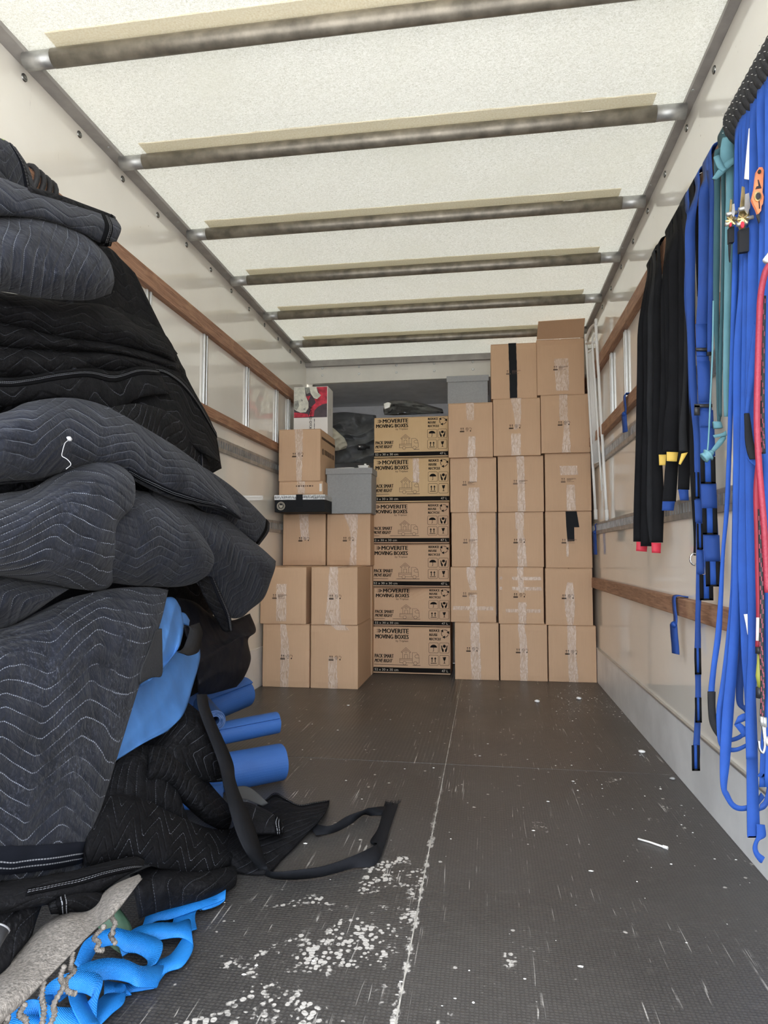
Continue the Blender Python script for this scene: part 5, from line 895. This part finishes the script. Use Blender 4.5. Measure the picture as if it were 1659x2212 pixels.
# cord wound on the left rail and the yellow scrap above
t = thing('black_cord_coil', 'black cord wound round the upper left wooden rail', 'cord', (-1.38, 1.85, 1.96))
for k in range(4):
    y = 1.80 + .030 * k; zc_ = 1.963; q = [Vector((-1.38 + .036 * math.cos(a), y + .012 * math.sin(a) , zc_ + .052 * math.sin(a))) for a in [i * math.pi / 8 for i in range(16)]]
    adopt(link('turn', mesh(*tube(q, .0085, 8, close=True), True), ROPEB), t)
tag(Cloth([X(-1.2, (-40, 292), (0, 299), (9, 302)), X(-1.2, (-40, 312), (0, 308), (7, 308))], 8, 8, (.005, .005, .005, .005), .003, thick=.01).build('yellow_scrap', HIVIS), 'speck of bright yellow fabric above the topmost bundle at the left edge', 'fabric scrap')
# ================================================================ straps hanging from the right upper rail
RZ = 2.0
def yt(px, py, x=.645): return at(px, py, 'X', x).y
def hang(name, label, Y, pts, mat, catg='strap', group=None, hw=.024, th=.0025, tilt=0.0, loop=True, part='webbing', wav=0.0, seed=0, t=None, x=.652):
    E = []
    if loop:
        E = [(Vector((.700, Y + hw, RZ + .004)), Vector((.700, Y - hw, RZ + .004))), (Vector((.672, Y + hw, RZ + .006)), Vector((.672, Y - hw, RZ + .006))), (Vector((x, Y + hw, RZ - .012)), Vector((x, Y - hw, RZ - .012))), (Vector((x, Y + hw * .9, RZ - .06)), Vector((x, Y - hw * .9, RZ - .06)))]
    for i, q in enumerate(pts):
        if len(q) == 3: q = (q[0], q[2], q[1], q[2])
        E.append((at(q[0], q[1], 'Y', Y + tilt), at(q[2], q[3], 'Y', Y - tilt)))
    if t is None: t = thing(name, label, catg, tuple((E[0][0] + E[0][1]) / 2), group)
    adopt(ribbon(part, E, mat, None, th, wav=wav, seed=seed), t); return t
def tagp(t, name, Y, pts, mat, dy=-.004, th=.002): return adopt(rpx(name, Y + dy, pts, mat, None, th=th, per=4), t)
GB = 'black lashing straps on the right rail'
y1 = yt(1397, 600)
t = hang('lashing_strap', 'black lashing strap with a red tag, leftmost strap on the right rail', y1, [(1379, 1398, 700), (1376, 1396, 800), (1373, 1393, 960), (1369, 1388, 1090), (1368, 1390, 1170)], BLKW, group=GB)
tagp(t, 'red_tag', y1, [(1375, 1170, 1399, 1172), (1374, 1190, 1397, 1192)], RED)
t = hang('lashing_strap', 'black lashing strap second from the left on the right rail, hanging behind a faded one', y1 - .05, [(1390, 1410, 690), (1391, 1412, 850), (1386, 1408, 1020), (1384, 1408, 1180)], BLKW, group=GB)
t = hang('lashing_strap', 'faded black lashing strap third from the left on the right rail', y1 - .10, [(1400, 1415, 670), (1399, 1415, 800), (1397, 1412, 870), (1399, 1413, 950), (1397, 1414, 1060), (1398, 1415, 1120), (1404, 1420, 1172)], BLKL, group=GB, wav=.006)
t = hang('lashing_strap', 'black lashing strap with a second red tag, fourth from the left on the right rail', y1 - .16, [(1412, 1432, 640), (1412, 1433, 800), (1409, 1430, 960), (1410, 1434, 1080), (1409, 1432, 1172)], BLKW, group=GB)
tagp(t, 'red_tag', y1 - .16, [(1407, 1172, 1428, 1173), (1408, 1194, 1427, 1195)], RED)
y2 = yt(1455, 500)
for i, (lab, dy, pts, m, tg) in enumerate((
    ('black lashing strap with a yellow tag, leftmost of the second black bundle', .10, [(1428, 1448, 640), (1428, 1450, 800), (1424, 1446, 900), (1420, 1448, 985)], BLKW, ('yellow_tag', [(1423, 982, 1446, 982), (1424, 1005, 1453, 1005)], YEL)),
    ('black lashing strap with a blue end, hanging lowest in the second black bundle', .06, [(1436, 1458, 600), (1438, 1462, 800), (1440, 1466, 960), (1436, 1464, 1020), (1431, 1460, 1084)], BLKW, ('blue_end', [(1431, 1083, 1458, 1083), (1430, 1103, 1455, 1103)], BLUED)),
    ('wide black lashing strap in front of the second black bundle, with a yellow tag', .0, [(1446, 1476, 560), (1446, 1478, 700), (1444, 1478, 840), (1436, 1470, 900), (1432, 1466, 976)], BLKW, ('yellow_tag', [(1440, 976, 1465, 977), (1440, 996, 1462, 997)], YEL)),
    ('black lashing strap with a blue end beside the ladder straps', -.05, [(1466, 1488, 560), (1466, 1490, 760), (1466, 1492, 960), (1464, 1489, 1058)], BLKW, ('blue_end', [(1465, 1057, 1487, 1058), (1469, 1081, 1488, 1081)], BLUED)),
    ('faded rippling black strap beside the ladder straps, with yellow tag', -.09, [(1478, 1490, 560), (1478, 1490, 700), (1477, 1487, 790), (1473, 1483, 860), (1467, 1483, 930), (1467, 1486, 975)], BLKL, ('yellow_tag', [(1472, 980, 1486, 977), (1466, 1002, 1470, 1004)], YEL)))):
    t = hang('lashing_strap', lab, y2 + dy, pts, m, group=GB, wav=.004 * (i == 4), seed=i, hw=.028); tagp(t, tg[0], y2 + dy, tg[1], tg[2])
t = hang('lashing_strap', 'black strap hidden behind the blue ladder straps, ending in a ring', yt(1490, 440), [(1486, 1500, 520), (1490, 1502, 800), (1490, 1504, 1000), (1498, 1503, 1150), (1498, 1503, 1200)], BLKW, group=GB)
c_ = at(1500, 1208, 'Y', yt(1490, 440)); adopt(link('end_ring', mesh(*tube([c_ + Vector((.012 * math.cos(a * math.pi / 6), 0, .018 * math.sin(a * math.pi / 6))) for a in range(12)], .003, 6, close=True), True), CHROME), t)
# blue ladder straps with black loops
def ladder(label, Y, upper, segs, mat, buckles=(), hw=.026):
    t = hang('ladder_strap', label, Y, upper, mat, 'strap', 'blue ladder straps on the right rail', hw=hw)
    for (xl, xr, ya, yb, kind) in segs:
        d = -.004
        if kind == 'p': tagp(t, 'patch', Y, [(xl, xr, ya), (xl + 2, xr + 2, yb)], BLUED, d)
        elif kind == 'l':
            w = (xr - xl); adopt(rpx('black_loop', Y + d - .003, [(xl, xl + w * .28, ya), (xl + 1, xl + 1 + w * .28, yb)], BLKW, None, per=2), t); adopt(rpx('black_loop', Y + d - .003, [(xr - w * .3, xr, ya), (xr - w * .3 + 1, xr + 1, yb)], BLKW, None, per=2), t)
            adopt(rpx('patch', Y + d, [(xl, xr, ya), (xl + 1, xr + 1, yb)], BLUEW, None, per=2), t); adopt(rpx('black_loop', Y + d - .003, [(xl + 1, xr + 1, yb - 3), (xl + 1, xr + 1, yb + 1)], BLKW, None, per=2), t)
        elif kind == 'b': adopt(rpx('buckle', Y + d - .005, [(xl, xr, ya), (xl, xr, yb)], BLKP, None, th=.006, per=2), t)
    return t
ya = yt(1520, 385)
ladder('blue ladder strap with paired black loops, hanging in front', ya, [(1510, 1532, 420), (1509, 1533, 500), (1508, 1531, 620), (1503, 1530, 720), (1506, 1532, 800), (1508, 1536, 860), (1512, 1541, 950), (1514, 1546, 1060), (1518, 1550, 1130), (1520, 1554, 1200), (1526, 1556, 1262)], [(1502, 1528, 700, 756, 'p'), (1503, 1535, 752, 758, 'b'), (1527, 1536, 741, 768, 'b'), (1504, 1526, 759, 769, 'p'), (1507, 1533, 780, 868, 'p'), (1500, 1538, 873, 880, 'b'), (1500, 1511, 876, 897, 'b'), (1511, 1540, 886, 922, 'p'), (1512, 1543, 925, 985, 'p'), (1513, 1545, 987, 1044, 'l'), (1515, 1547, 1044, 1098, 'p'), (1517, 1549, 1098, 1154, 'l'), (1521, 1554, 1156, 1212, 'p'), (1524, 1556, 1213, 1266, 'l')], BLUED)
yb_ = yt(1502, 425)
ladder('blue ladder strap hanging behind, its tail of black and blue links reaching the kick plate', yb_, [(1482, 1502, 480), (1480, 1502, 560), (1484, 1500, 700), (1490, 1506, 850), (1498, 1512, 940), (1500, 1514, 1010), (1503, 1516, 1100), (1504, 1518, 1200), (1503, 1515, 1290), (1502, 1513, 1330), (1501, 1514, 1380), (1500, 1514, 1420), (1502, 1514, 1480), (1501, 1514, 1540), (1498, 1512, 1600), (1495, 1512, 1630), (1497, 1510, 1664)],
       [(1498, 1510, 1020, 1076, 'l'), (1500, 1518, 1080, 1128, 'p'), (1505, 1518, 1131, 1186, 'l'), (1504, 1520, 1188, 1240, 'p'), (1511, 1540, 1241, 1296, 'l'), (1500, 1514, 1400, 1456, 'l'), (1501, 1515, 1507, 1560, 'l'), (1494, 1511, 1610, 1664, 'l')], BLUED, hw=.022)
t = hang('side_strap', 'plain blue strap with a black edge strip looping behind the ladder straps', yt(1480, 450), [(1484, 1500, 470), (1481, 1502, 540), (1478, 1492, 640), (1484, 1496, 720), (1487, 1500, 830), (1490, 1500, 900)], BLUED)
adopt(rpx('black_edge', yt(1480, 450) - .02, [(1500, 1509, 430), (1502, 1510, 520), (1506, 1510, 640)], BLKL, None), t)
t = hang('side_strap', 'plain blue strap just right of the front ladder strap', yt(1535, 380) + .03, [(1533, 1544, 440), (1530, 1544, 600), (1528, 1540, 720), (1528, 1538, 760)], BLUED)
# teal straps
yc = yt(1560, 310); GT = 'teal straps knotted on the right rail'
t = hang('teal_strap', 'light teal strap knotted over the right rail, its end tied low', yc - .04, [(1560, 1588, 300), (1556, 1590, 345), (1568, 1586, 380), (1566, 1585, 500), (1564, 1580, 640), (1562, 1576, 800), (1564, 1575, 900)], TEAL, group=GT, hw=.03)
yk = yc - .05
tagp(t, 'knot', yk, [(1538, 386, 1548, 388), (1552, 366, 1562, 376), (1566, 352, 1572, 366), (1584, 340, 1588, 352)], TEAL, -.012, .006); tagp(t, 'knot', yk, [(1541, 340, 1553, 335), (1550, 362, 1564, 360), (1562, 372, 1570, 366)], TEAL, -.016, .006)
tagp(t, 'knot', yk, [(1540, 911, 1556, 912), (1542, 926, 1560, 925)], TEAL, -.01, .014); tagp(t, 'tail', yk, [(1540, 940, 1543, 946), (1558, 936, 1566, 942), (1568, 930, 1570, 940)], TEAL, -.012); tagp(t, 'tail', yk, [(1536, 972, 1541, 978), (1552, 950, 1558, 962), (1568, 934, 1568, 948)], TEAL, -.008)
t = hang('teal_strap', 'dark teal strap with a white stripe of light beside it, hanging from the knot', yc + .02, [(1543, 1556, 330), (1543, 1556, 420), (1541, 1555, 560), (1541, 1553, 680), (1546, 1554, 780), (1548, 1558, 880), (1550, 1556, 915)], TEALD, group=GT, hw=.03)
t = hang('teal_strap', 'thin dark teal strap between the two broader teal straps', yc, [(1558, 1567, 370), (1559, 1567, 500), (1556, 1563, 650), (1552, 1560, 800), (1553, 1559, 900)], TEALD, group=GT, hw=.012)
t = thing('teal_string', 'thin teal string ending in a round knot in front of the ladder strap', 'string', tuple(at(1535, 700, 'Y', yc - .06)))
adopt(link('cord', mesh(*tube(smooth3([at(x_, y_, 'Y', yc - .06) for x_, y_ in ((1541, 650), (1539, 760), (1535, 850), (1531, 940), (1528, 978))], 5), .0022, 6), True), TEAL), t)
bm = bmesh.new(); bmesh.ops.create_icosphere(bm, subdivisions=3, radius=.0145)
for v in bm.verts: v.co *= 1 + .25 * math.sin(v.co.x * 420 + v.co.z * 300)
o = link('end_knot', bm_mesh(bm, True), TEAL); o.location = at(1528, 984, 'Y', yc - .06); adopt(o, t)
# mass of blue straps
GM = 'blue webbing straps hanging in a mass at the right edge'
def blue(label, px, py, pts, m=BLUEW, name='blue_strap', **k): return hang(name, label, yt(px, py), pts, m, group=GM, **k)
t = blue('blue strap with a black wear sleeve curving just above the kick plate', 1596, 262, [(1588, 1600, 300), (1586, 1602, 420), (1580, 1592, 640), (1574, 1584, 860), (1566, 1576, 1080), (1558, 1566, 1190), (1552, 1562, 1290), (1545, 1558, 1370), (1536, 1548, 1440), (1530, 1543, 1495), (1530, 1542, 1530), (1536, 1560, 1548, 1552), (1550, 1592, 1562, 1578), (1572, 1603, 1574, 1594), (1598, 1597, 1596, 1588), (1614, 1582, 1610, 1574)])
Ym = yt(1596, 262); adopt(rpx('wear_sleeve', Ym - .004, [(1529, 1545, 1494), (1530, 1545, 1530), (1534, 1564, 1549, 1556), (1548, 1590, 1562, 1578), (1562, 1600, 1572, 1592)], BLKL, None, th=.006), t)
blue('blue strap forming a long narrow loop behind the sleeved strap', 1600, 250, [(1596, 1610, 290), (1598, 1612, 500), (1590, 1604, 800), (1584, 1598, 1000), (1580, 1594, 1210), (1576, 1590, 1300), (1566, 1580, 1400), (1556, 1574, 1480), (1548, 1563, 1530), (1548, 1560, 1570), (1552, 1606, 1560, 1598), (1566, 1622, 1570, 1612), (1590, 1624, 1590, 1615), (1614, 1614, 1612, 1606)], m=BLUEW)
blue('broad blue strap sweeping down to a wide loop over the kick plate', 1606, 240, [(1602, 1622, 290), (1600, 1622, 560), (1585, 1606, 760), (1584, 1608, 1000), (1582, 1604, 1200), (1580, 1600, 1300), (1572, 1594, 1420), (1562, 1586, 1520), (1557, 1581, 1590), (1555, 1576, 1650), (1557, 1570, 1700), (1566, 1724, 1574, 1712), (1582, 1746, 1586, 1734), (1604, 1752, 1604, 1741), (1632, 1744, 1630, 1732), (1652, 1722, 1644, 1712)])
blue('broad bright blue strap in the middle of the mass, running nearly to the floor', 1612, 225, [(1612, 1634, 280), (1606, 1630, 560), (1602, 1624, 760), (1598, 1622, 1000), (1594, 1624, 1200), (1597, 1624, 1300), (1602, 1626, 1420), (1608, 1632, 1500), (1612, 1636, 1600), (1613, 1638, 1700), (1614, 1642, 1800), (1617, 1644, 1806)])
blue('blue strap with a sewn cross stitch near the rail, second from the right edge', 1622, 215, [(1620, 1640, 260), (1618, 1642, 420), (1614, 1646, 640), (1610, 1640, 860), (1610, 1632, 1050), (1612, 1634, 1200), (1616, 1634, 1380), (1612, 1634, 1480), (1610, 1630, 1560), (1612, 1634, 1640)])
blue('blue strap at the right edge passing behind the red cord', 1640, 190, [(1634, 1660, 240), (1640, 1666, 460), (1636, 1664, 700), (1634, 1660, 900), (1632, 1656, 1150), (1634, 1652, 1300), (1650, 1668, 1460), (1644, 1662, 1600), (1640, 1658, 1700)])
blue('blue strap cut off by the right edge of the photo', 1652, 175, [(1652, 1678, 240), (1652, 1680, 500), (1649, 1677, 900), (1651, 1678, 1200), (1655, 1680, 1500), (1652, 1676, 1700)])
blue('dark blue strap glimpsed at the back of the mass', 1590, 275, [(1586, 1598, 330), (1584, 1600, 520), (1584, 1604, 760), (1590, 1610, 1000), (1598, 1616, 1260), (1596, 1612, 1400), (1590, 1606, 1480), (1592, 1606, 1520), (1608, 1538, 1612, 1524), (1620, 1560, 1624, 1540)], m=BLUED)
t = thing('blue_strap_tie', 'short blue strap tied across the mass above the kick plate', 'strap', tuple(at(1600, 1560, 'Y', Ym - .05)), GM)
for pts in ([(1586, 1566, 1594, 1548), (1602, 1560, 1604, 1542), (1616, 1556, 1616, 1541), (1632, 1566, 1630, 1548)], [(1586, 1566, 1598, 1560), (1600, 1584, 1612, 1572), (1606, 1592, 1616, 1576), (1624, 1580, 1622, 1566)]): adopt(rpx('webbing', Ym - .06, pts, BLUEW, None), t)
t = thing('blue_strap_tail', 'curled blue strap tail at the bottom of the mass, close to the floor', 'strap', tuple(at(1640, 1820, 'Y', yt(1612, 225) - .02)), GM)
adopt(rpx('webbing', yt(1612, 225) - .01, [(1634, 1780, 1652, 1782), (1634, 1806, 1654, 1806), (1628, 1822, 1640, 1816), (1626, 1834, 1636, 1830), (1630, 1848, 1640, 1842), (1640, 1862, 1650, 1850), (1645, 1864, 1652, 1852)], BLUEW, None), t)
t = thing('blue_strap_loop', 'blue strap loop swinging low at the right edge over the kick plate', 'strap', tuple(at(1650, 1690, 'Y', yt(1640, 190))), GM)
adopt(rpx('webbing', yt(1640, 190), [(1636, 1676, 1642, 1668), (1652, 1686, 1656, 1674), (1672, 1694, 1676, 1680)], BLUEW, None), t); adopt(rpx('webbing', yt(1640, 190) + .02, [(1640, 1752, 1642, 1738), (1654, 1745, 1650, 1730), (1664, 1725, 1654, 1716), (1668, 1690, 1658, 1690)], BLUED, None), t)
ys = yt(1622, 215) - .03
t = thing('wear_sleeve', 'black wear sleeve on a blue strap, at shoulder height beside the red cord', 'sleeve', tuple(at(1615, 940, 'Y', ys)))
adopt(rpx('sleeve', ys, [(1608, 1618, 893), (1609, 1622, 920), (1610, 1626, 950), (1614, 1632, 975), (1620, 1634, 992)], BLKL, None, th=.006), t); adopt(rpx('webbing', ys + .006, [(1612, 988, 1636, 984), (1622, 1000, 1638, 994), (1630, 1006, 1642, 996)], BLUEW, None), t); adopt(rpx('webbing', ys + .006, [(1628, 1640, 700), (1616, 1636, 800), (1613, 1624, 850), (1609, 1618, 895)], BLUEW, None), t)
# cords at the right edge
yr = yt(1648, 180) - .06
def cord(name, label, pts, r, m, Y, per=6):
    t = thing(name, label, 'cord', tuple(at(*pts[0], 'Y', Y))); adopt(link('cord', mesh(*tube(smooth3([at(*p, 'Y', Y) for p in pts], per), r, 8), True), m), t); return t
t = cord('red_cord', 'thick red cord with a white end, hanging in front of the blue straps', [(1662, 572), (1652, 592), (1643, 640), (1640, 700), (1637, 800), (1635, 900), (1638, 980), (1644, 1060), (1650, 1130), (1654, 1200), (1658, 1280)], .0068, REDR, yr)
a = at(1656, 566, 'Y', yr); adopt(link('white_end', mesh(*tube([a, a + Vector((.012, 0, .016))], .010, 8), True), WPL), t)
t = cord('dark_red_cord', 'dark red cord with a white label, behind the thick red one', [(1640, 990), (1634, 1060), (1636, 1150), (1638, 1240), (1640, 1330), (1638, 1400)], .0065, simple('dark_red_rope', (.30, .02, .04), .6), yr + .04)
adopt(rpx('paper_label', yr + .02, [(1634, 1643, 1334), (1633, 1642, 1384)], WCARD, None, per=2), t)
for lab, pts, Y in (('black cord with pink flecks hanging from shoulder height', [(1650, 640), (1648, 760), (1647, 900), (1649, 980)], yr + .02), ('black cord with pink flecks hanging lower, ending in steel hooks', [(1642, 1100), (1644, 1200), (1646, 1300), (1645, 1400), (1648, 1480), (1646, 1560)], yr + .01)):
    t = cord('flecked_cord', lab, pts, .0050, ROPEB, Y); P = smooth3([at(*p, 'Y', Y) for p in pts], 10); V = ([], [])
    for i in range(1, len(P) - 1):
        d = (P[i + 1] - P[i]).normalized() * .005; c_ = P[i] + Vector((-.002, -.0050, 0)) + Vector((.003 * math.sin(i * 2.1), 0, 0)); V = join(V, tube([c_ - d, c_ + d], .0010, 5))
    o = adopt(link('flecks', mesh(*V), PINKC), t); o['kind'] = 'stuff'
for lab, pts in (('steel hook at the end of the flecked cord, left one', [(1646, 1556), (1650, 1590), (1652, 1612), (1648, 1626), (1641, 1618), (1639, 1600)]), ('steel hook at the end of the flecked cord, right one', [(1652, 1558), (1653, 1590), (1658, 1610), (1660, 1590)])):
    t = thing('steel_hook', lab, 'hook', tuple(at(*pts[0], 'Y', yr))); P = smooth3([at(*p, 'Y', yr) for p in pts], 5); adopt(link('hook', mesh(*tube(P, .0026, 8), True), CHROME), t)
    adopt(link('collar', mesh(*tube([P[0] + Vector((0, 0, .008)), P[0] - Vector((0, 0, .012))], .0045, 8), True), STEEL), t)
t = thing('bungee_clip', 'olive and black bungee clip behind the flecked cord', 'clip', tuple(at(1641, 1440, 'Y', yr + .03))); 
adopt(link('grip', mesh(*tube([at(1641, 1412, 'Y', yr + .03), at(1640, 1460, 'Y', yr + .03), at(1642, 1485, 'Y', yr + .03)], .006, 8, rad=[.004, .0075, .005]), True), YGREEN), t); adopt(link('band', mesh(*tube([at(1641, 1398, 'Y', yr + .03), at(1641, 1412, 'Y', yr + .03)], .009, 8), True), BLKP), t); adopt(link('band', mesh(*tube([at(1642, 1485, 'Y', yr + .03), at(1642, 1508, 'Y', yr + .03)], .009, 8), True), BLKP), t)
# ratchet fittings
yo = yt(1622, 215) - .06
t = thing('orange_ratchet_handle', 'orange ratchet handle with an oval brass cut-out, among the blue straps', 'ratchet', tuple(at(1635, 420, 'Y', yo)))
def plate(name, pts, m, Y, th, t_):
    V = [at(x_, y_, 'Y', Y) for x_, y_ in pts]; n = len(V); V += [v + Vector((0, th, 0)) for v in V]
    return adopt(link(name, mesh(V, [tuple(range(n)), tuple(range(2 * n - 1, n - 1, -1))] + [(i, i + n, (i + 1) % n + n, (i + 1) % n) for i in range(n)]), m), t_)
plate('handle', [(1640, 361), (1647, 361), (1650, 368), (1649, 385), (1648, 405), (1647, 415), (1650, 425), (1648, 440), (1645, 445), (1644, 455), (1638, 463), (1634, 452), (1628, 440), (1624, 430), (1627, 418), (1630, 405), (1632, 385), (1634, 370)], ORANGE, yo, .008, t)
ov = lambda cx_, cy_, a_, b_, n=14: [(cx_ + a_ * math.cos(6.283 * i / n), cy_ + b_ * math.sin(6.283 * i / n)) for i in range(n)]
plate('brass_rim', ov(1637, 424, 8, 11), BRASS, yo - .003, .004, t); plate('oval_slot', ov(1638, 423, 5, 7), BLKP, yo - .005, .004, t); plate('rivet', ov(1641, 370, 3.5, 4), BLKP, yo - .004, .004, t)
plate('moulded_mark', [(1637, 388), (1639, 388), (1642, 398), (1645, 406), (1632, 408), (1634, 403), (1639, 401)], BLKP, yo - .002, .003, t); plate('slot', [(1639, 435), (1641, 435), (1642, 450), (1640, 450)], BLKP, yo - .002, .003, t); plate('black_tail', [(1634, 464), (1641, 460), (1642, 476), (1640, 482)], BLKP, yo, .004, t)
def ratchet(label, x0, x1, y0, y1, Y, grey=True):
    t = thing('ratchet_buckle', label, 'ratchet', tuple(at((x0 + x1) / 2, (y0 + y1) / 2, 'Y', Y))); w = x1 - x0; h = y1 - y0
    f = lambda u, v: (x0 + u * w, y0 + v * h)
    plate('side_plate', [f(.35, 0), f(.55, .02), f(.6, .3), f(.9, .36), f(.95, .5), f(.6, .62), f(.3, .75), f(.1, .62), f(.0, .5), f(.2, .3)], BRASS, Y, .004, t)
    plate('side_plate', [f(.6, .12), f(.9, .1), f(1.0, .3), f(.8, .42), f(.55, .35)], STEEL, Y - .02, .004, t)
    for u, v in ((.45, .35), (.3, .58), (.75, .5)):
        c_ = at(*f(u, v), 'Y', Y - .012); adopt(link('axle', mesh(*tube([c_ - Vector((.011, 0, 0)), c_ + Vector((.013, 0, .004))], .005, 10), True), STEEL), t)
    for k in range(8):
        a_ = k * .785; c_ = at(*f(.42, .5), 'Y', Y - .016); q = c_ + Vector((.013 * math.cos(a_), 0, .013 * math.sin(a_))); adopt(link('ratchet_tooth', mesh(*tube([c_, q], .0035, 5, rad=[.004, .002])), BRASS), t)
    plate('black_grip', [f(.1, .66), f(.9, .62), f(.88, .98), f(.12, 1.0)], BLKL if grey else BLKP, Y - .006, .012, t)
    plate('red_release', ov(*f(.38, .58), w * .14, h * .05), RED, Y - .02, .004, t); return t
ratchet('steel and brass ratchet buckle with a black grip, among the blue straps', 1594, 1621, 402, 545, yt(1606, 240) - .05)
ratchet('narrow gold ratchet buckle seen edge on beside the light teal strap', 1573, 1588, 430, 524, yt(1594, 270) - .05)
plate_t = thing('black_handle_tail', 'curved black handle tip hanging below the gold ratchet', 'handle', tuple(at(1578, 545, 'Y', yt(1594, 270) - .05)))
plate('tip', [(1574, 522), (1580, 520), (1579, 540), (1578, 556), (1578, 566), (1576, 562), (1575, 545)], BLKL, yt(1594, 270) - .05, .005, plate_t)
for nm, lab, pts, Y in (('white_strap_label', 'long white label sewn to a blue strap near the rail', [(1618, 277), (1620, 278), (1620, 388), (1608, 386), (1612, 340)], yt(1606, 240) - .045), ('white_strap_label', 'crumpled white label on the broad bright blue strap, low down', [(1607, 1327), (1621, 1326), (1620, 1378), (1615, 1370), (1612, 1350)], yt(1612, 225) - .02)):
    t = thing(nm, lab, 'label', tuple(at(*pts[0], 'Y', Y))); plate('label', pts, WCARD, Y, .002, t)
# black rope wound on the right rail, and ties on the lower rails
t = thing('black_rope_coil', 'black rope with fine white flecks wound tightly round the right upper rail', 'rope', (.68, 1.9, 1.97))
n = 15
for k in range(n):
    y = 1.50 + .0245 * k; c_ = Vector((.684, y, 1.963)); P = [c_ + Vector((.036 * math.cos(a), .014 * math.sin(a), .055 * math.sin(a))) for a in [i * math.pi / 9 for i in range(18)]]
    o = adopt(link('turn', mesh(*tube(P, .013, 8, close=True), True), ROPEB), t)
    V = ([], [])
    for a in range(4):
        q = c_ + Vector((-.0485, -.006 + .004 * (a % 2), .03 - .017 * a)); V = join(V, tube([q, q + Vector((0, .008, .005))], .0007, 4))
    adopt(link('fleck', mesh(*V), WPL, None), t)['kind'] = 'stuff'
def tie(label, Y, zr0, zr1, tail, mat=BLUED, x=.664):
    t = thing('blue_tie', label, 'strap', (x, Y, zr0)); h = .019
    q = [((.70, zr1 + .004), 0), ((x - .004, zr1 + .006), 0), ((x - .008, (zr0 + zr1) / 2), .004), ((x - .006, zr0 - .004), .008), ((x - .008, zr0 - .03), .010)]
    adopt(ribbon('loop', [(Vector((a[0], Y + h - d, a[1])), Vector((a[0], Y - h - d, a[1]))) for a, d in q], mat, None, .004), t)
    k = Vector((x - .012, Y - .008, zr0 - .03)); bm = bmesh.new(); bmesh.ops.create_icosphere(bm, subdivisions=2, radius=.015)
    for v in bm.verts: v.co = Vector((v.co.x * .7, v.co.y * 1.2, v.co.z * .8)) * (1 + .25 * noise.noise(v.co * 90))
    o = link('knot', bm_mesh(bm, True), mat); o.location = k; adopt(o, t)
    adopt(ribbon('tail', [(k + Vector((-.008, .016 - a, -b)), k + Vector((.006, -.016 - a, -b))) for a, b in ((0, 0), (.006, tail * .4), (.014, tail * .7), (.018, tail))], mat, None, .004), t); return t
tie('blue tie knotted round the low wooden rail on the right wall', yt(1463, 1290, .668), .603, .666, .10)
tie('blue tie knotted round the middle wooden rail on the right wall', yt(1355, 880, .668), 1.512, 1.572, .09)
t = tie('dark blue tie hanging from the lower cargo track beside the right-hand cartons', 4.36, .985, 1.0, .14, BLUED, .684)
